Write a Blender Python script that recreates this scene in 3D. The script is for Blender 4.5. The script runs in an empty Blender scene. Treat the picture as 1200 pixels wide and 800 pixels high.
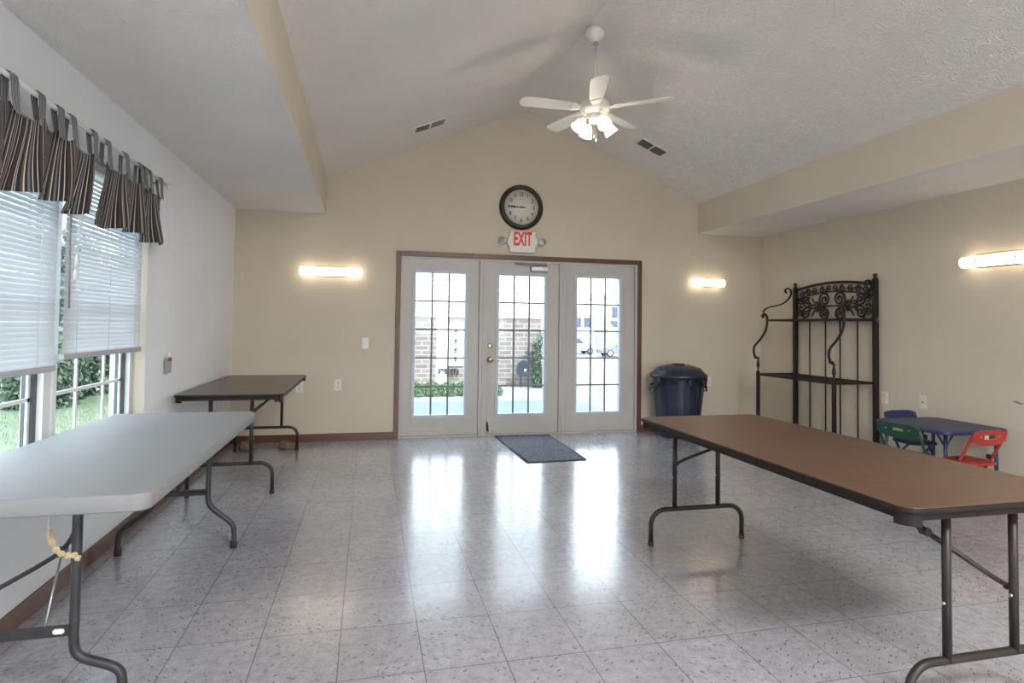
import bpy, bmesh, math, random
from mathutils import Vector, Matrix
random.seed(7)
C = bpy.context.scene.collection
PI = math.pi
# ------------------------------------------------------------------ room measures (metres)
W = 6.24; H = 2.431; XS = 0.901; XR = 5.343; ZS = 2.83; ZR = 2.81; XA = 3.102; ZA = 3.749
YF = -9.8                      # wall behind the camera

# ------------------------------------------------------------------ materials
def new_mat(name):
    m = bpy.data.materials.new(name); m.use_nodes = True
    nt = m.node_tree; return m, nt, nt.nodes['Principled BSDF']
def N(nt, t, **kw):
    n = nt.nodes.new(t)
    for k, v in kw.items(): setattr(n, k, v)
    return n
def L(nt, a, b): nt.links.new(a, b)
def rgb(c): return (c[0], c[1], c[2], 1)
def coords(nt, scale=(1, 1, 1), rot=(0, 0, 0)):
    tc = N(nt, 'ShaderNodeTexCoord'); mp = N(nt, 'ShaderNodeMapping')
    mp.inputs['Scale'].default_value = scale; mp.inputs['Rotation'].default_value = rot
    L(nt, tc.outputs['Object'], mp.inputs['Vector']); return mp.outputs['Vector']
def noise(nt, vec, scale, detail=4, rough=.5, dist=0):
    n = N(nt, 'ShaderNodeTexNoise'); n.inputs['Scale'].default_value = scale
    n.inputs['Detail'].default_value = detail; n.inputs['Roughness'].default_value = rough
    n.inputs['Distortion'].default_value = dist
    L(nt, vec, n.inputs['Vector']); return n.outputs['Fac']
def ramp(nt, fac, stops):
    r = N(nt, 'ShaderNodeValToRGB'); e = r.color_ramp.elements
    e[0].position, e[0].color = stops[0][0], rgb(stops[0][1])
    e[1].position, e[1].color = stops[-1][0], rgb(stops[-1][1])
    for p, c in stops[1:-1]:
        q = e.new(p); q.color = rgb(c)
    L(nt, fac, r.inputs['Fac']); return r.outputs['Color']
def math_(nt, op, a, b=None, c=None):
    n = N(nt, 'ShaderNodeMath', operation=op)
    for i, v in enumerate((a, b, c)):
        if v is None: continue
        if isinstance(v, (int, float)): n.inputs[i].default_value = v
        else: L(nt, v, n.inputs[i])
    return n.outputs[0]
def mixc(nt, fac, a, b, mode='MIX'):
    n = N(nt, 'ShaderNodeMix', data_type='RGBA', blend_type=mode)
    if isinstance(fac, (int, float)): n.inputs[0].default_value = fac
    else: L(nt, fac, n.inputs[0])
    for i, v in ((6, a), (7, b)):
        if isinstance(v, tuple): n.inputs[i].default_value = rgb(v)
        else: L(nt, v, n.inputs[i])
    return n.outputs[2]
def bump(nt, b, h, strength, dist=.01):
    n = N(nt, 'ShaderNodeBump'); n.inputs['Strength'].default_value = strength
    n.inputs['Distance'].default_value = dist
    L(nt, h, n.inputs['Height']); L(nt, n.outputs['Normal'], b.inputs['Normal'])
def simple(name, col, rough=.5, metal=0, var=.12, vscale=9, bmp=0, bscale=120, **kw):
    m, nt, b = new_mat(name); v = coords(nt)
    f = noise(nt, v, vscale)
    lo = tuple(c*(1-var) for c in col); hi = tuple(min(1, c*(1+var)) for c in col)
    L(nt, ramp(nt, f, [(.3, lo), (.7, hi)]), b.inputs['Base Color'])
    b.inputs['Roughness'].default_value = rough; b.inputs['Metallic'].default_value = metal
    if bmp: bump(nt, b, noise(nt, v, bscale), bmp, .003)
    for k, x in kw.items(): b.inputs[k].default_value = x
    return m

M = {}
M['wall'] = simple('wall_paint', (.625, .555, .448), .75, var=.035, vscale=1.6, bmp=.12, bscale=60)
M['wall_l_daylit'] = simple('wall_paint_daylit', (.84, .86, .90), .75, var=.035, vscale=1.6, bmp=.12, bscale=60)  # left wall: window light put into the colour, lighter and cooler than the cream
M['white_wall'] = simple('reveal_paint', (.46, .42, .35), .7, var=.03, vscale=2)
M['door'] = simple('door_paint', (.50, .485, .455), .42, var=.04, vscale=3)
M['lite'] = simple('lite_frame_paint', (.52, .56, .62), .45, var=.05)
M['muntin'] = simple('muntin_grey', (.16, .175, .20), .5)
M['vinyl'] = simple('white_vinyl', (.75, .76, .77), .4, var=.03)
M['darkglassedge'] = simple('sash_gasket', (.06, .075, .085), .5)
M['plastic_w'] = simple('white_plastic', (.78, .77, .73), .35, var=.03)
M['ivory'] = simple('ivory_plastic', (.74, .71, .62), .4, var=.03)
M['slot'] = simple('slot_dark', (.06, .055, .05), .5)
M['frame_brown'] = simple('table_frame_enamel', (.026, .021, .018), .42, var=.2, vscale=14, **{'Specular IOR Level': .35})
M['frame_grey'] = simple('hammered_grey_enamel', (.036, .036, .038), .40, var=.2, vscale=30, **{'Specular IOR Level': .4})
M['rubber'] = simple('rubber', (.02, .02, .02), .7)
M['edge'] = simple('table_edge_vinyl', (.014, .010, .008), .5, **{'Specular IOR Level': .25})
M['steel'] = simple('brushed_steel', (.5, .5, .5), .3, metal=.9)
M['brass'] = simple('aged_brass', (.62, .50, .28), .22, metal=1)
M['bronze'] = simple('dark_bronze', (.020, .011, .008), .35, var=.3)
M['iron'] = simple('dark_wrought_iron', (.020, .016, .013), .42, metal=.35, var=.35, vscale=20)
M['trash'] = simple('navy_plastic', (.014, .020, .042), .38, var=.15)
M['bag'] = simple('black_bin_liner', (.012, .012, .014), .22, bmp=.8, bscale=35)
M['green'] = simple('green_enamel', (.008, .055, .032), .35)
M['red'] = simple('red_enamel', (.36, .030, .018), .38)
M['blue'] = simple('blue_enamel', (.016, .026, .095), .38)
M['bluetop'] = simple('blue_vinyl_top', (.040, .046, .095), .5, bmp=.15)
M['black'] = simple('black_plastic', (.015, .015, .017), .45)
M['rock'] = simple('tan_stone', (.17, .125, .075), .85, var=.45, vscale=22, bmp=.8, bscale=30)
M['face'] = simple('clock_face', (.70, .67, .60), .6, var=.03)
M['ink'] = simple('black_ink', (.015, .014, .013), .6)
M['ink_faint'] = simple('faint_ink', (.35, .33, .29), .6)
M['redtext'] = simple('exit_red', (.80, .035, .02), .5, var=.04)
M['fanwhite'] = simple('fan_white_enamel', (.80, .78, .72), .35, var=.03)
M['ventdark'] = simple('vent_dark', (.025, .025, .024), .8)
M['ventgrey'] = simple('vent_slat_grey', (.26, .25, .24), .6)
M['tape'] = simple('yellowed_tape', (.52, .42, .24), .5, bmp=.8, bscale=60)
M['zip'] = simple('clear_tie', (.75, .77, .80), .3)
M['concrete'] = simple('patio_concrete', (.135, .175, .175), .8, var=.08, vscale=2)
M['asphalt'] = simple('pale_drive', (.19, .19, .185), .9, var=.08, vscale=1)
M['siding'] = simple('white_siding', (.72, .74, .76), .6, var=.03)
M['shutter'] = simple('dark_shutter', (.035, .045, .065), .6)
M['tyre'] = simple('tyre', (.025, .028, .035), .7)
M['carwhite'] = simple('car_white', (.24, .245, .255), .3)
M['carsilver'] = simple('car_silver', (.13, .15, .18), .3)
M['carglass'] = simple('car_window', (.03, .06, .11), .15)
M['dish'] = simple('dish_blue_grey', (.07, .105, .14), .5)
M['meter'] = simple('meter_grey', (.035, .035, .035), .5)
M['bark'] = simple('bark', (.10, .07, .045), .9)
M['roof'] = simple('roof_shingle', (.42, .42, .42), .9)
M['paper'] = simple('paper_tag', (.42, .42, .40), .7, var=.05)
M['tagbrown'] = simple('tag_brown_band', (.22, .09, .04), .6)
M['cord'] = simple('white_cord', (.70, .69, .66), .7)
M['rail'] = simple('blind_bottom_rail', (.40, .385, .41), .45, var=.03)
M['backer'] = simple('slat_plastic', (.52, .53, .56), .45, var=.02)

def make_ceiling():
    m, nt, b = new_mat('stomped_ceiling'); v = coords(nt)
    f1 = noise(nt, v, 6.5, 3, .55, 1.6); f2 = noise(nt, v, 42, 5, .6, 2.5)
    s = math_(nt, 'SINE', math_(nt, 'MULTIPLY', f1, 95))
    h = math_(nt, 'ADD', math_(nt, 'MULTIPLY', s, .50), math_(nt, 'MULTIPLY', f2, 1.0))
    L(nt, ramp(nt, noise(nt, v, 1.2), [(.3, (.83, .80, .75)), (.7, (.90, .865, .815))]), b.inputs['Base Color'])
    b.inputs['Roughness'].default_value = .9
    bump(nt, b, h, .52, .013); return m
M['ceiling'] = make_ceiling()

def make_wood(name, c0, c1, axis, rough=.35):
    m, nt, b = new_mat(name)
    sc = {'x': (1.2, 30, 30), 'y': (30, 1.2, 30), 'z': (30, 30, 1.2)}[axis]
    v = coords(nt, sc); f = noise(nt, v, 2.2, 5, .6, .4)
    L(nt, ramp(nt, f, [(.28, c0), (.72, c1)]), b.inputs['Base Color'])
    b.inputs['Roughness'].default_value = rough; return m
M['trim_x'] = make_wood('stained_trim_x', (.085, .034, .018), (.165, .070, .040), 'x')
M['trim_y'] = make_wood('stained_trim_y', (.085, .034, .018), (.165, .070, .040), 'y')
M['trim_z'] = make_wood('stained_trim_z', (.085, .034, .018), (.165, .070, .040), 'z')
M['walnut'] = make_wood('walnut_laminate', (.070, .033, .018), (.125, .064, .036), 'x', .38)
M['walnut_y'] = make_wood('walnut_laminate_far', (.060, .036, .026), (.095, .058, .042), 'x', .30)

def make_floor():
    m, nt, b = new_mat('vinyl_tile'); T = .3048; TY = .363
    tc = N(nt, 'ShaderNodeTexCoord'); sp = N(nt, 'ShaderNodeSeparateXYZ'); L(nt, tc.outputs['Object'], sp.inputs[0])
    u = math_(nt, 'DIVIDE', math_(nt, 'SUBTRACT', sp.outputs[0], .9777 - 10*T), T)
    w = math_(nt, 'DIVIDE', math_(nt, 'SUBTRACT', sp.outputs[1], -4.118 - 60*TY), TY)
    def seam(a, wd):
        f = math_(nt, 'FRACT', a); g = math_(nt, 'SUBTRACT', f, .5); g = math_(nt, 'ABSOLUTE', g)
        return math_(nt, 'GREATER_THAN', g, .5 - wd)
    sm = math_(nt, 'MAXIMUM', seam(u, .0065), seam(w, .0055))
    fl = N(nt, 'ShaderNodeCombineXYZ'); L(nt, math_(nt, 'FLOOR', u), fl.inputs[0]); L(nt, math_(nt, 'FLOOR', w), fl.inputs[1])
    wn = N(nt, 'ShaderNodeTexWhiteNoise', noise_dimensions='3D'); L(nt, fl.outputs[0], wn.inputs['Vector'])
    def flecks(rot, sc, thr):
        v0 = coords(nt, (1, 1, 1), (0, 0, rot)); mp = N(nt, 'ShaderNodeMapping'); mp.inputs['Scale'].default_value = sc; L(nt, v0, mp.inputs['Vector']); v = mp.outputs['Vector']; vo = N(nt, 'ShaderNodeTexVoronoi'); vo.inputs['Scale'].default_value = 1
        L(nt, v, vo.inputs['Vector'])
        keep = N(nt, 'ShaderNodeSeparateColor'); L(nt, vo.outputs['Color'], keep.inputs[0])
        d = math_(nt, 'LESS_THAN', vo.outputs['Distance'], math_(nt, 'MULTIPLY', keep.outputs[0], thr))
        return math_(nt, 'MULTIPLY', d, math_(nt, 'GREATER_THAN', keep.outputs[1], .62))
    f1 = flecks(.9, (36, 120, 1), .42); f2 = flecks(-.67, (36, 120, 1), .42)
    par = math_(nt, 'GREATER_THAN', wn.outputs['Value'], .5)
    fk = math_(nt, 'ADD', math_(nt, 'MULTIPLY', f1, par), math_(nt, 'MULTIPLY', f2, math_(nt, 'SUBTRACT', 1, par)))
    v = coords(nt)
    base = ramp(nt, noise(nt, v, 22, 6, .65), [(.3, (.395, .38, .395)), (.7, (.615, .595, .615))])
    grain = ramp(nt, noise(nt, v, 110, 4, .7), [(.35, (.78, .78, .79)), (.6, (1, 1, 1))])
    base = mixc(nt, 1.0, base, grain, 'MULTIPLY')
    big = ramp(nt, noise(nt, v, 1.3, 3), [(.3, (.80, .78, .80)), (.7, (1, 1, 1))])
    col = mixc(nt, 1.0, base, big, 'MULTIPLY')
    tv = ramp(nt, wn.outputs['Value'], [(0, (.93, .92, .91)), (1, (1, 1, 1))])
    col = mixc(nt, 1.0, col, tv, 'MULTIPLY')
    scuff = N(nt, 'ShaderNodeMapRange'); scuff.inputs[1].default_value = .56; scuff.inputs[2].default_value = .78; scuff.inputs[4].default_value = .5
    L(nt, noise(nt, v, 5.5, 10, .78), scuff.inputs[0])
    col = mixc(nt, scuff.outputs[0], col, (.17, .15, .14))
    col = mixc(nt, math_(nt, 'MULTIPLY', fk, .72), col, (.07, .055, .045))
    col = mixc(nt, math_(nt, 'MULTIPLY', sm, .80), col, (.11, .10, .095))
    L(nt, col, b.inputs['Base Color'])
    r = ramp(nt, noise(nt, v, 4, 4), [(.3, (.17, .17, .17)), (.7, (.27, .27, .27))])
    L(nt, r, b.inputs['Roughness'])
    b.inputs['Specular IOR Level'].default_value = .8
    b.inputs['Coat Weight'].default_value = .75; b.inputs['Coat Roughness'].default_value = .16; b.inputs['Coat Tint'].default_value = (.92, .95, 1, 1)
    h = math_(nt, 'SUBTRACT', math_(nt, 'MULTIPLY', noise(nt, coords(nt, (9, 5, 1)), 2.6, 3), 1), math_(nt, 'MULTIPLY', sm, .25))
    bump(nt, b, h, .12, .012); return m
M['floor'] = make_floor()

def make_glass():
    m = bpy.data.materials.new('window_glass'); m.use_nodes = True; nt = m.node_tree; nt.nodes.clear()
    o = N(nt, 'ShaderNodeOutputMaterial'); mx = N(nt, 'ShaderNodeMixShader'); mx.inputs[0].default_value = .025
    t = N(nt, 'ShaderNodeBsdfTransparent'); t.inputs[0].default_value = (.95, .98, .98, 1)
    g = N(nt, 'ShaderNodeBsdfGlossy'); g.inputs['Roughness'].default_value = .02
    L(nt, t.outputs[0], mx.inputs[1]); L(nt, g.outputs[0], mx.inputs[2]); L(nt, mx.outputs[0], o.inputs[0]); return m
M['glass'] = make_glass()

def emit(name, col, s):
    m, nt, b = new_mat(name)
    f = noise(nt, coords(nt), 6)
    L(nt, ramp(nt, f, [(0, col), (1, tuple(min(1, c*1.05) for c in col))]), b.inputs['Emission Color'])
    b.inputs['Base Color'].default_value = (.9, .88, .8, 1)
    b.inputs['Emission Strength'].default_value = s; return m
M['tube'] = emit('lit_diffuser', (1, .83, .62), 4.0)
M['shade'] = emit('lit_frosted_glass', (1, .88, .72), 1.1)
M['bulb'] = emit('lit_bulb', (1, .88, .70), 3)
M['fill_glow'] = emit('fill_panel_glow', (.95, .97, 1), 5)  # glow of the added fill panel behind the viewer

def make_fabric():
    m, nt, b = new_mat('striped_valance'); uv = N(nt, 'ShaderNodeUVMap'); sp = N(nt, 'ShaderNodeSeparateXYZ')
    L(nt, uv.outputs[0], sp.inputs[0])
    f = math_(nt, 'FRACT', math_(nt, 'MULTIPLY', sp.outputs[0], 7.4))
    r = N(nt, 'ShaderNodeValToRGB'); r.color_ramp.interpolation = 'CONSTANT'; e = r.color_ramp.elements
    stops = [(0, (.016, .012, .011)), (.10, (.60, .56, .47)), (.13, (.018, .013, .012)), (.25, (.060, .038, .025)), (.33, (.015, .012, .013)),
             (.40, (.36, .36, .37)), (.44, (.02, .016, .018)), (.47, (.40, .37, .32)), (.50, (.018, .013, .012)), (.62, (.10, .068, .042)),
             (.69, (.62, .58, .50)), (.72, (.020, .016, .016)), (.80, (.13, .13, .14)), (.87, (.018, .014, .014)), (.93, (.52, .50, .45)), (.96, (.02, .016, .014))]
    e[0].position, e[0].color = stops[0][0], rgb(stops[0][1]); e[1].position, e[1].color = stops[1][0], rgb(stops[1][1])
    for p, c in stops[2:]:
        q = e.new(p); q.color = rgb(c)
    L(nt, f, r.inputs[0]); L(nt, r.outputs[0], b.inputs['Base Color']); b.inputs['Roughness'].default_value = .85
    m2, nt2, b2 = new_mat('striped_tab'); uv = N(nt2, 'ShaderNodeUVMap'); sp = N(nt2, 'ShaderNodeSeparateXYZ')
    L(nt2, uv.outputs[0], sp.inputs[0])
    f = math_(nt2, 'FRACT', math_(nt2, 'MULTIPLY', sp.outputs[0], 3.0))
    L(nt2, ramp(nt2, f, [(0, (.03, .028, .03)), (.22, (.03, .028, .03)), (.32, (.36, .36, .38)), (.48, (.36, .36, .38)), (.58, (.04, .036, .038)), (.72, (.05, .045, .045)), (.8, (.45, .44, .43)), (.9, (.4, .4, .4)), (1, (.03, .03, .03))]), b2.inputs['Base Color'])
    b2.inputs['Roughness'].default_value = .85
    return m, m2
M['fabric'], M['tab'] = make_fabric()

def make_mat():
    m, nt, b = new_mat('doormat_ribbed'); v = coords(nt, (1, 1, 1))
    w = N(nt, 'ShaderNodeTexVoronoi'); w.inputs['Scale'].default_value = 62; L(nt, v, w.inputs['Vector'])
    L(nt, ramp(nt, w.outputs['Distance'], [(.1, (.34, .37, .43)), (.5, (.09, .10, .13))]), b.inputs['Base Color'])
    b.inputs['Roughness'].default_value = .9; bump(nt, b, w.outputs['Distance'], .8, .01); return m
M['mat'] = make_mat()

def make_brick():
    m, nt, b = new_mat('pale_brick'); v = coords(nt, (1, 1, 1), (PI/2, 0, 0))
    t = N(nt, 'ShaderNodeTexBrick'); t.inputs['Scale'].default_value = 1
    t.inputs['Brick Width'].default_value = .30; t.inputs['Row Height'].default_value = .105; t.inputs['Mortar Size'].default_value = .012
    t.inputs['Color1'].default_value = (.18, .152, .14, 1); t.inputs['Color2'].default_value = (.13, .105, .097, 1); t.inputs['Mortar'].default_value = (.235, .235, .235, 1)
    L(nt, v, t.inputs['Vector']); L(nt, t.outputs['Color'], b.inputs['Base Color']); b.inputs['Roughness'].default_value = .9; return m
M['brick'] = make_brick()

def leaf_mat(name, lo, hi):
    m, nt, b = new_mat(name); v = coords(nt)
    L(nt, ramp(nt, noise(nt, v, 11, 4, .7), [(.3, lo), (.7, hi)]), b.inputs['Base Color'])
    b.inputs['Roughness'].default_value = .55; return m
M['leaf'] = leaf_mat('hedge_leaf', (.022, .048, .030), (.085, .135, .085))
M['leaf2'] = leaf_mat('low_shrub_leaf', (.025, .075, .018), (.08, .16, .05))
M['grass'] = leaf_mat('grass_blade', (.085, .12, .07), (.21, .245, .165))
M['lawn'] = leaf_mat('lawn_soil', (.07, .10, .06), (.13, .165, .10))

# ------------------------------------------------------------------ mesh builder
class MB:
    def __init__(s): s.bm = bmesh.new(); s.uv = None
    def _faces(s, faces, sm, mi):
        for f in faces: f.smooth = sm; f.material_index = mi
    def box(s, a, b, mat=None, bev=0, mi=0, rot=None):
        a, b = Vector(a), Vector(b); c = (a+b)/2; d = b-a
        r = bmesh.ops.create_cube(s.bm, size=1); vs = r['verts']
        bmesh.ops.scale(s.bm, vec=(abs(d.x), abs(d.y), abs(d.z)), verts=vs)
        if bev:
            es = list({e for v in vs for e in v.link_edges})
            r2 = bmesh.ops.bevel(s.bm, geom=es, offset=bev, segments=2, affect='EDGES', profile=.5)
            vs = list({v for f in r2['faces'] for v in f.verts} | {v for v in vs if v.is_valid})
        if rot: bmesh.ops.rotate(s.bm, verts=vs, cent=(0, 0, 0), matrix=rot)
        bmesh.ops.translate(s.bm, vec=c, verts=vs)
        s._faces({f for v in vs for f in v.link_faces}, False, mi); return s
    def tube(s, pts, r, seg=10, mi=0, cap=True, flat=None, smooth=True):
        pts = [Vector(p) for p in pts]; n = len(pts); rings = []
        T0 = (pts[1]-pts[0]).normalized()
        ref = Vector((0, 0, 1)) if abs(T0.z) < .9 else Vector((1, 0, 0))
        if flat: ref = Vector(flat[2])
        nrm = (ref - ref.dot(T0)*T0).normalized()
        for i, p in enumerate(pts):
            if i == 0: t = T0
            elif i == n-1: t = (pts[-1]-pts[-2]).normalized()
            else:
                t = ((pts[i+1]-p).normalized() + (p-pts[i-1]).normalized())
                t = t.normalized() if t.length > 1e-6 else (pts[i+1]-p).normalized()
            nn = nrm - nrm.dot(t)*t
            if nn.length > 1e-5: nrm = nn.normalized()
            bi = t.cross(nrm)
            rr = r[i] if isinstance(r, (list, tuple)) else r
            ra, rb = (rr, rr) if not flat else (flat[0], flat[1])
            rings.append([s.bm.verts.new(p + nrm*ra*math.cos(2*PI*k/seg) + bi*rb*math.sin(2*PI*k/seg)) for k in range(seg)])
        fs = []
        for a, b in zip(rings, rings[1:]):
            for k in range(seg): fs.append(s.bm.faces.new((a[k], a[(k+1) % seg], b[(k+1) % seg], b[k])))
        s._faces(fs, smooth, mi)
        if cap:
            c = [s.bm.faces.new(rings[0][::-1]), s.bm.faces.new(rings[-1])]; s._faces(c, False, mi)
        return s
    def lathe(s, prof, c=(0, 0, 0), seg=32, axis='z', mi=0, rot=None, smooth=True, sx=1):
        c = Vector(c); rings = []
        for r, z in prof:
            ring = []
            for k in range(seg):
                a = 2*PI*k/seg; x, y = r*math.cos(a)*sx, r*math.sin(a)
                v = {'z': Vector((x, y, z)), 'y': Vector((x, z, y)), 'x': Vector((z, x, y))}[axis]
                if rot: v = rot @ v
                ring.append(s.bm.verts.new(c+v))
            rings.append(ring)
        fs = []
        for a, b in zip(rings, rings[1:]):
            for k in range(seg): fs.append(s.bm.faces.new((a[k], a[(k+1) % seg], b[(k+1) % seg], b[k])))
        s._faces(fs, smooth, mi)
        if prof[0][0] > 1e-4: s._faces([s.bm.faces.new(rings[0][::-1])], False, mi)
        if prof[-1][0] > 1e-4: s._faces([s.bm.faces.new(rings[-1])], False, mi)
        return s
    def prism(s, poly, a, b, axis='z', mi=0, smooth=False):
        # poly in the two remaining axes (x,y)/(x,z)/(y,z), extruded a..b along axis
        def mk(p, h): return {'z': (p[0], p[1], h), 'y': (p[0], h, p[1]), 'x': (h, p[0], p[1])}[axis]
        v0 = [s.bm.verts.new(mk(p, a)) for p in poly]; v1 = [s.bm.verts.new(mk(p, b)) for p in poly]
        n = len(poly); fs = [s.bm.faces.new(v0[::-1]), s.bm.faces.new(v1)]
        sd = [s.bm.faces.new((v0[i], v0[(i+1) % n], v1[(i+1) % n], v1[i])) for i in range(n)]
        s._faces(fs, False, mi); s._faces(sd, smooth, mi); return s
    def frame(s, x0, x1, z0, z1, w, y0, y1, mi=0, wt=None, wb=None):
        wt = w if wt is None else wt; wb = w if wb is None else wb
        s.box((x0, y0, z0), (x0+w, y1, z1), mi=mi); s.box((x1-w, y0, z0), (x1, y1, z1), mi=mi)
        if wt: s.box((x0+w, y0, z1-wt), (x1-w, y1, z1), mi=mi)
        if wb: s.box((x0+w, y0, z0), (x1-w, y1, z0+wb), mi=mi)
        return s
    def quad(s, ps, mi=0):
        f = s.bm.faces.new([s.bm.verts.new(p) for p in ps]); f.material_index = mi; return f
    def build(s, name, mats, parent=None, bevel=0, recalc=True):
        if recalc: bmesh.ops.recalc_face_normals(s.bm, faces=s.bm.faces[:])
        me = bpy.data.meshes.new(name); s.bm.to_mesh(me); s.bm.free()
        for m in (mats if isinstance(mats, list) else [mats]): me.materials.append(m)
        o = bpy.data.objects.new(name, me); C.objects.link(o)
        if parent is not None: o.parent = parent
        if bevel:
            md = o.modifiers.new('bev', 'BEVEL'); md.width = bevel; md.segments = 2; md.limit_method = 'ANGLE'
        return o

def tag(o, label, cat, group=None, kind=None):
    o['label'] = label; o['category'] = cat
    if group: o['group'] = group
    if kind: o['kind'] = kind
    return o
def thing(name, label, cat, loc=(0, 0, 0), rz=0, group=None):
    o = bpy.data.objects.new(name, None); o.empty_display_size = .1; C.objects.link(o)
    o.location = loc; o.rotation_euler = (0, 0, rz); return tag(o, label, cat, group)
def struct(o, label=None, cat=None):
    o['kind'] = 'structure'
    if label: o['label'] = label
    if cat: o['category'] = cat
    return o
def sempty(name, label, cat):
    o = bpy.data.objects.new(name, None); C.objects.link(o); return struct(o, label, cat)
def dup(root, loc, rz, label):
    r = root.copy(); C.objects.link(r); r.location = loc; r.rotation_euler = (0, 0, rz); r['label'] = label
    for ch in list(root.children):
        c = ch.copy(); C.objects.link(c); c.parent = r
        for g in list(ch.children):
            d = g.copy(); C.objects.link(d); d.parent = c
    return r
def text_mesh(txt, size, mat, name, parent, loc, rot, sx=1.0, ext=.001, bold=0):
    cu = bpy.data.curves.new('lettering_curve', 'FONT'); cu.body = txt; cu.size = size
    cu.align_x = 'CENTER'; cu.align_y = 'CENTER'; cu.extrude = ext; cu.offset = bold
    t = bpy.data.objects.new('tmp', cu); C.objects.link(t); bpy.context.view_layer.update()
    me = bpy.data.meshes.new_from_object(t.evaluated_get(bpy.context.evaluated_depsgraph_get()))
    bpy.data.objects.remove(t)
    mt = Matrix.LocRotScale(Vector(loc), rot, Vector((sx, 1, 1))) if True else None
    me.transform(mt); me.materials.clear(); me.materials.append(mat)
    if name is None: return me
    o = bpy.data.objects.new(name, me); C.objects.link(o); o.parent = parent; return o
from mathutils import Euler
RX = Euler((PI/2, 0, 0)).to_quaternion()          # lettering facing -y
def arc(cx, cy, r, a0, a1, n): return [(cx+r*math.cos(a0+(a1-a0)*i/n), cy+r*math.sin(a0+(a1-a0)*i/n)) for i in range(n+1)]
def rrect(x0, y0, x1, y1, r, n=6):
    return (arc(x1-r, y0+r, r, -PI/2, 0, n)+arc(x1-r, y1-r, r, 0, PI/2, n)+arc(x0+r, y1-r, r, PI/2, PI, n)+arc(x0+r, y0+r, r, PI, 1.5*PI, n))
def smooth_path(pts, k=6):
    P = [Vector(p) for p in pts]; out = []
    for i in range(len(P)-1):
        p0, p1, p2, p3 = P[max(i-1, 0)], P[i], P[i+1], P[min(i+2, len(P)-1)]
        for j in range(k):
            t = j/k
            out.append(.5*((2*p1)+(-p0+p2)*t+(2*p0-5*p1+4*p2-p3)*t*t+(-p0+3*p1-3*p2+p3)*t**3))
    return out+[P[-1]]

# ------------------------------------------------------------------ room shell
struct(MB().box((-.2, YF-.2, -.12), (W+.2, .02, 0)).build('floor', M['floor']), 'pale speckled vinyl tile floor', 'floor')
def zroof(x): return ZS+(ZA-ZS)*(x-XS)/(XA-XS) if x < XA else ZA+(ZR-ZA)*(x-XA)/(XR-XA)
# ceiling: vault and the two dropped edges, one continuous lining
m = MB()
y0, y1 = YF, 0.0
m.prism([(-.2, H), (XS, H), (XS, ZS), (XA, ZA), (XR, ZR), (XR, H), (W+.2, H), (W+.2, 4.1), (-.2, 4.1)], y0-.2, y1+.2, 'y')
ce = m.build('ceiling', [M['ceiling'], M['wall']])
for p in ce.data.polygons:
    c = p.center
    if abs(p.normal.x) > .9 and .5 < c.x < W-.5: p.material_index = 1
struct(ce, 'textured vaulted ceiling with lower flat edges', 'ceiling')
# back wall with the door opening
DX0, DX1, DZ = 1.700, 4.530, 2.010
m = MB(); m.box((-.2, 0, -.12), (DX0, .16, DZ)); m.box((DX1, 0, -.12), (W+.2, .16, DZ)); m.box((-.2, 0, DZ), (W+.2, .16, 4.0))
struct(m.build('wall_back', M['wall']), 'cream gable wall around the glazed doors', 'wall')
struct(MB().box((W, YF-.2, -.12), (W+.2, .0, H+.2)).build('wall_right', M['wall']), 'cream wall behind the metal rack', 'wall')
# left wall with the window opening
WY0, WY1, WZ0, WZ1 = -4.90, -2.455, .60, 2.07
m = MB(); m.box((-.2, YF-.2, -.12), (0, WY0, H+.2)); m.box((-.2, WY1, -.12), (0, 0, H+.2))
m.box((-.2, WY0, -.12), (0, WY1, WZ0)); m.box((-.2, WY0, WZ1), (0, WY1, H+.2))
struct(m.build('wall_left', M['wall_l_daylit']), 'cream wall with the blinds and valance', 'wall')
# wall behind the camera with a wide window added for fill daylight
m = MB(); FX0, FX1 = 1.0, 5.2
m.box((-.2, YF-.16, -.12), (FX0, YF, 4)); m.box((FX1, YF-.16, -.12), (W+.2, YF, 4)); m.box((FX0, YF-.16, -.12), (FX1, YF, .5)); m.box((FX0, YF-.16, 2.3), (FX1, YF, 4))
struct(m.build('wall_front', M['wall']), 'wall behind the viewer', 'wall')
w3 = sempty('window_3', 'wide unseen window added behind the viewer for fill daylight', 'window')
m = MB(); m.frame(FX0, FX1, .5, 2.3, .06, YF-.12, YF-.02)
for k in range(1, 4): m.box((FX0+k*1.05-.03, YF-.11, .56), (FX0+k*1.05+.03, YF-.03, 2.24))
m.build('window_frame', M['vinyl'], w3); MB().box((FX0+.05, YF-.075, .55), (FX1-.05, YF-.07, 2.25)).build('pane', M['glass'], w3)

def board(m, a, b): m.box(a, b, bev=.004)
m = MB(); board(m, (0, -.014, 0), (1.648, 0, .078)); struct(m.build('baseboard_back', M['trim_x']), 'brown wooden baseboard left of the doors', 'baseboard')
m = MB(); board(m, (4.59, -.014, 0), (W, 0, .078)); struct(m.build('baseboard_back', M['trim_x']), 'brown wooden baseboard right of the doors', 'baseboard')
m = MB(); board(m, (0, YF, 0), (.014, -.014, .085)); struct(m.build('baseboard_left', M['trim_y']), 'brown wooden baseboard under the window', 'baseboard')
m = MB(); board(m, (W-.014, YF, 0), (W, -.014, .085)); struct(m.build('baseboard_right', M['trim_y']), 'brown wooden baseboard along the right wall', 'baseboard')
# brown casing round the doors
m = MB(); board(m, (1.652, -.018, 0), (1.704, 0, 2.063)); board(m, (4.530, -.018, 0), (4.584, 0, 2.063))
m.box((1.704, -.018, 2.008), (4.530, 0, 2.063), bev=.004)
struct(m.build('trim_1', M['trim_z']), 'brown wooden casing round the three doors', 'trim')
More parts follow.
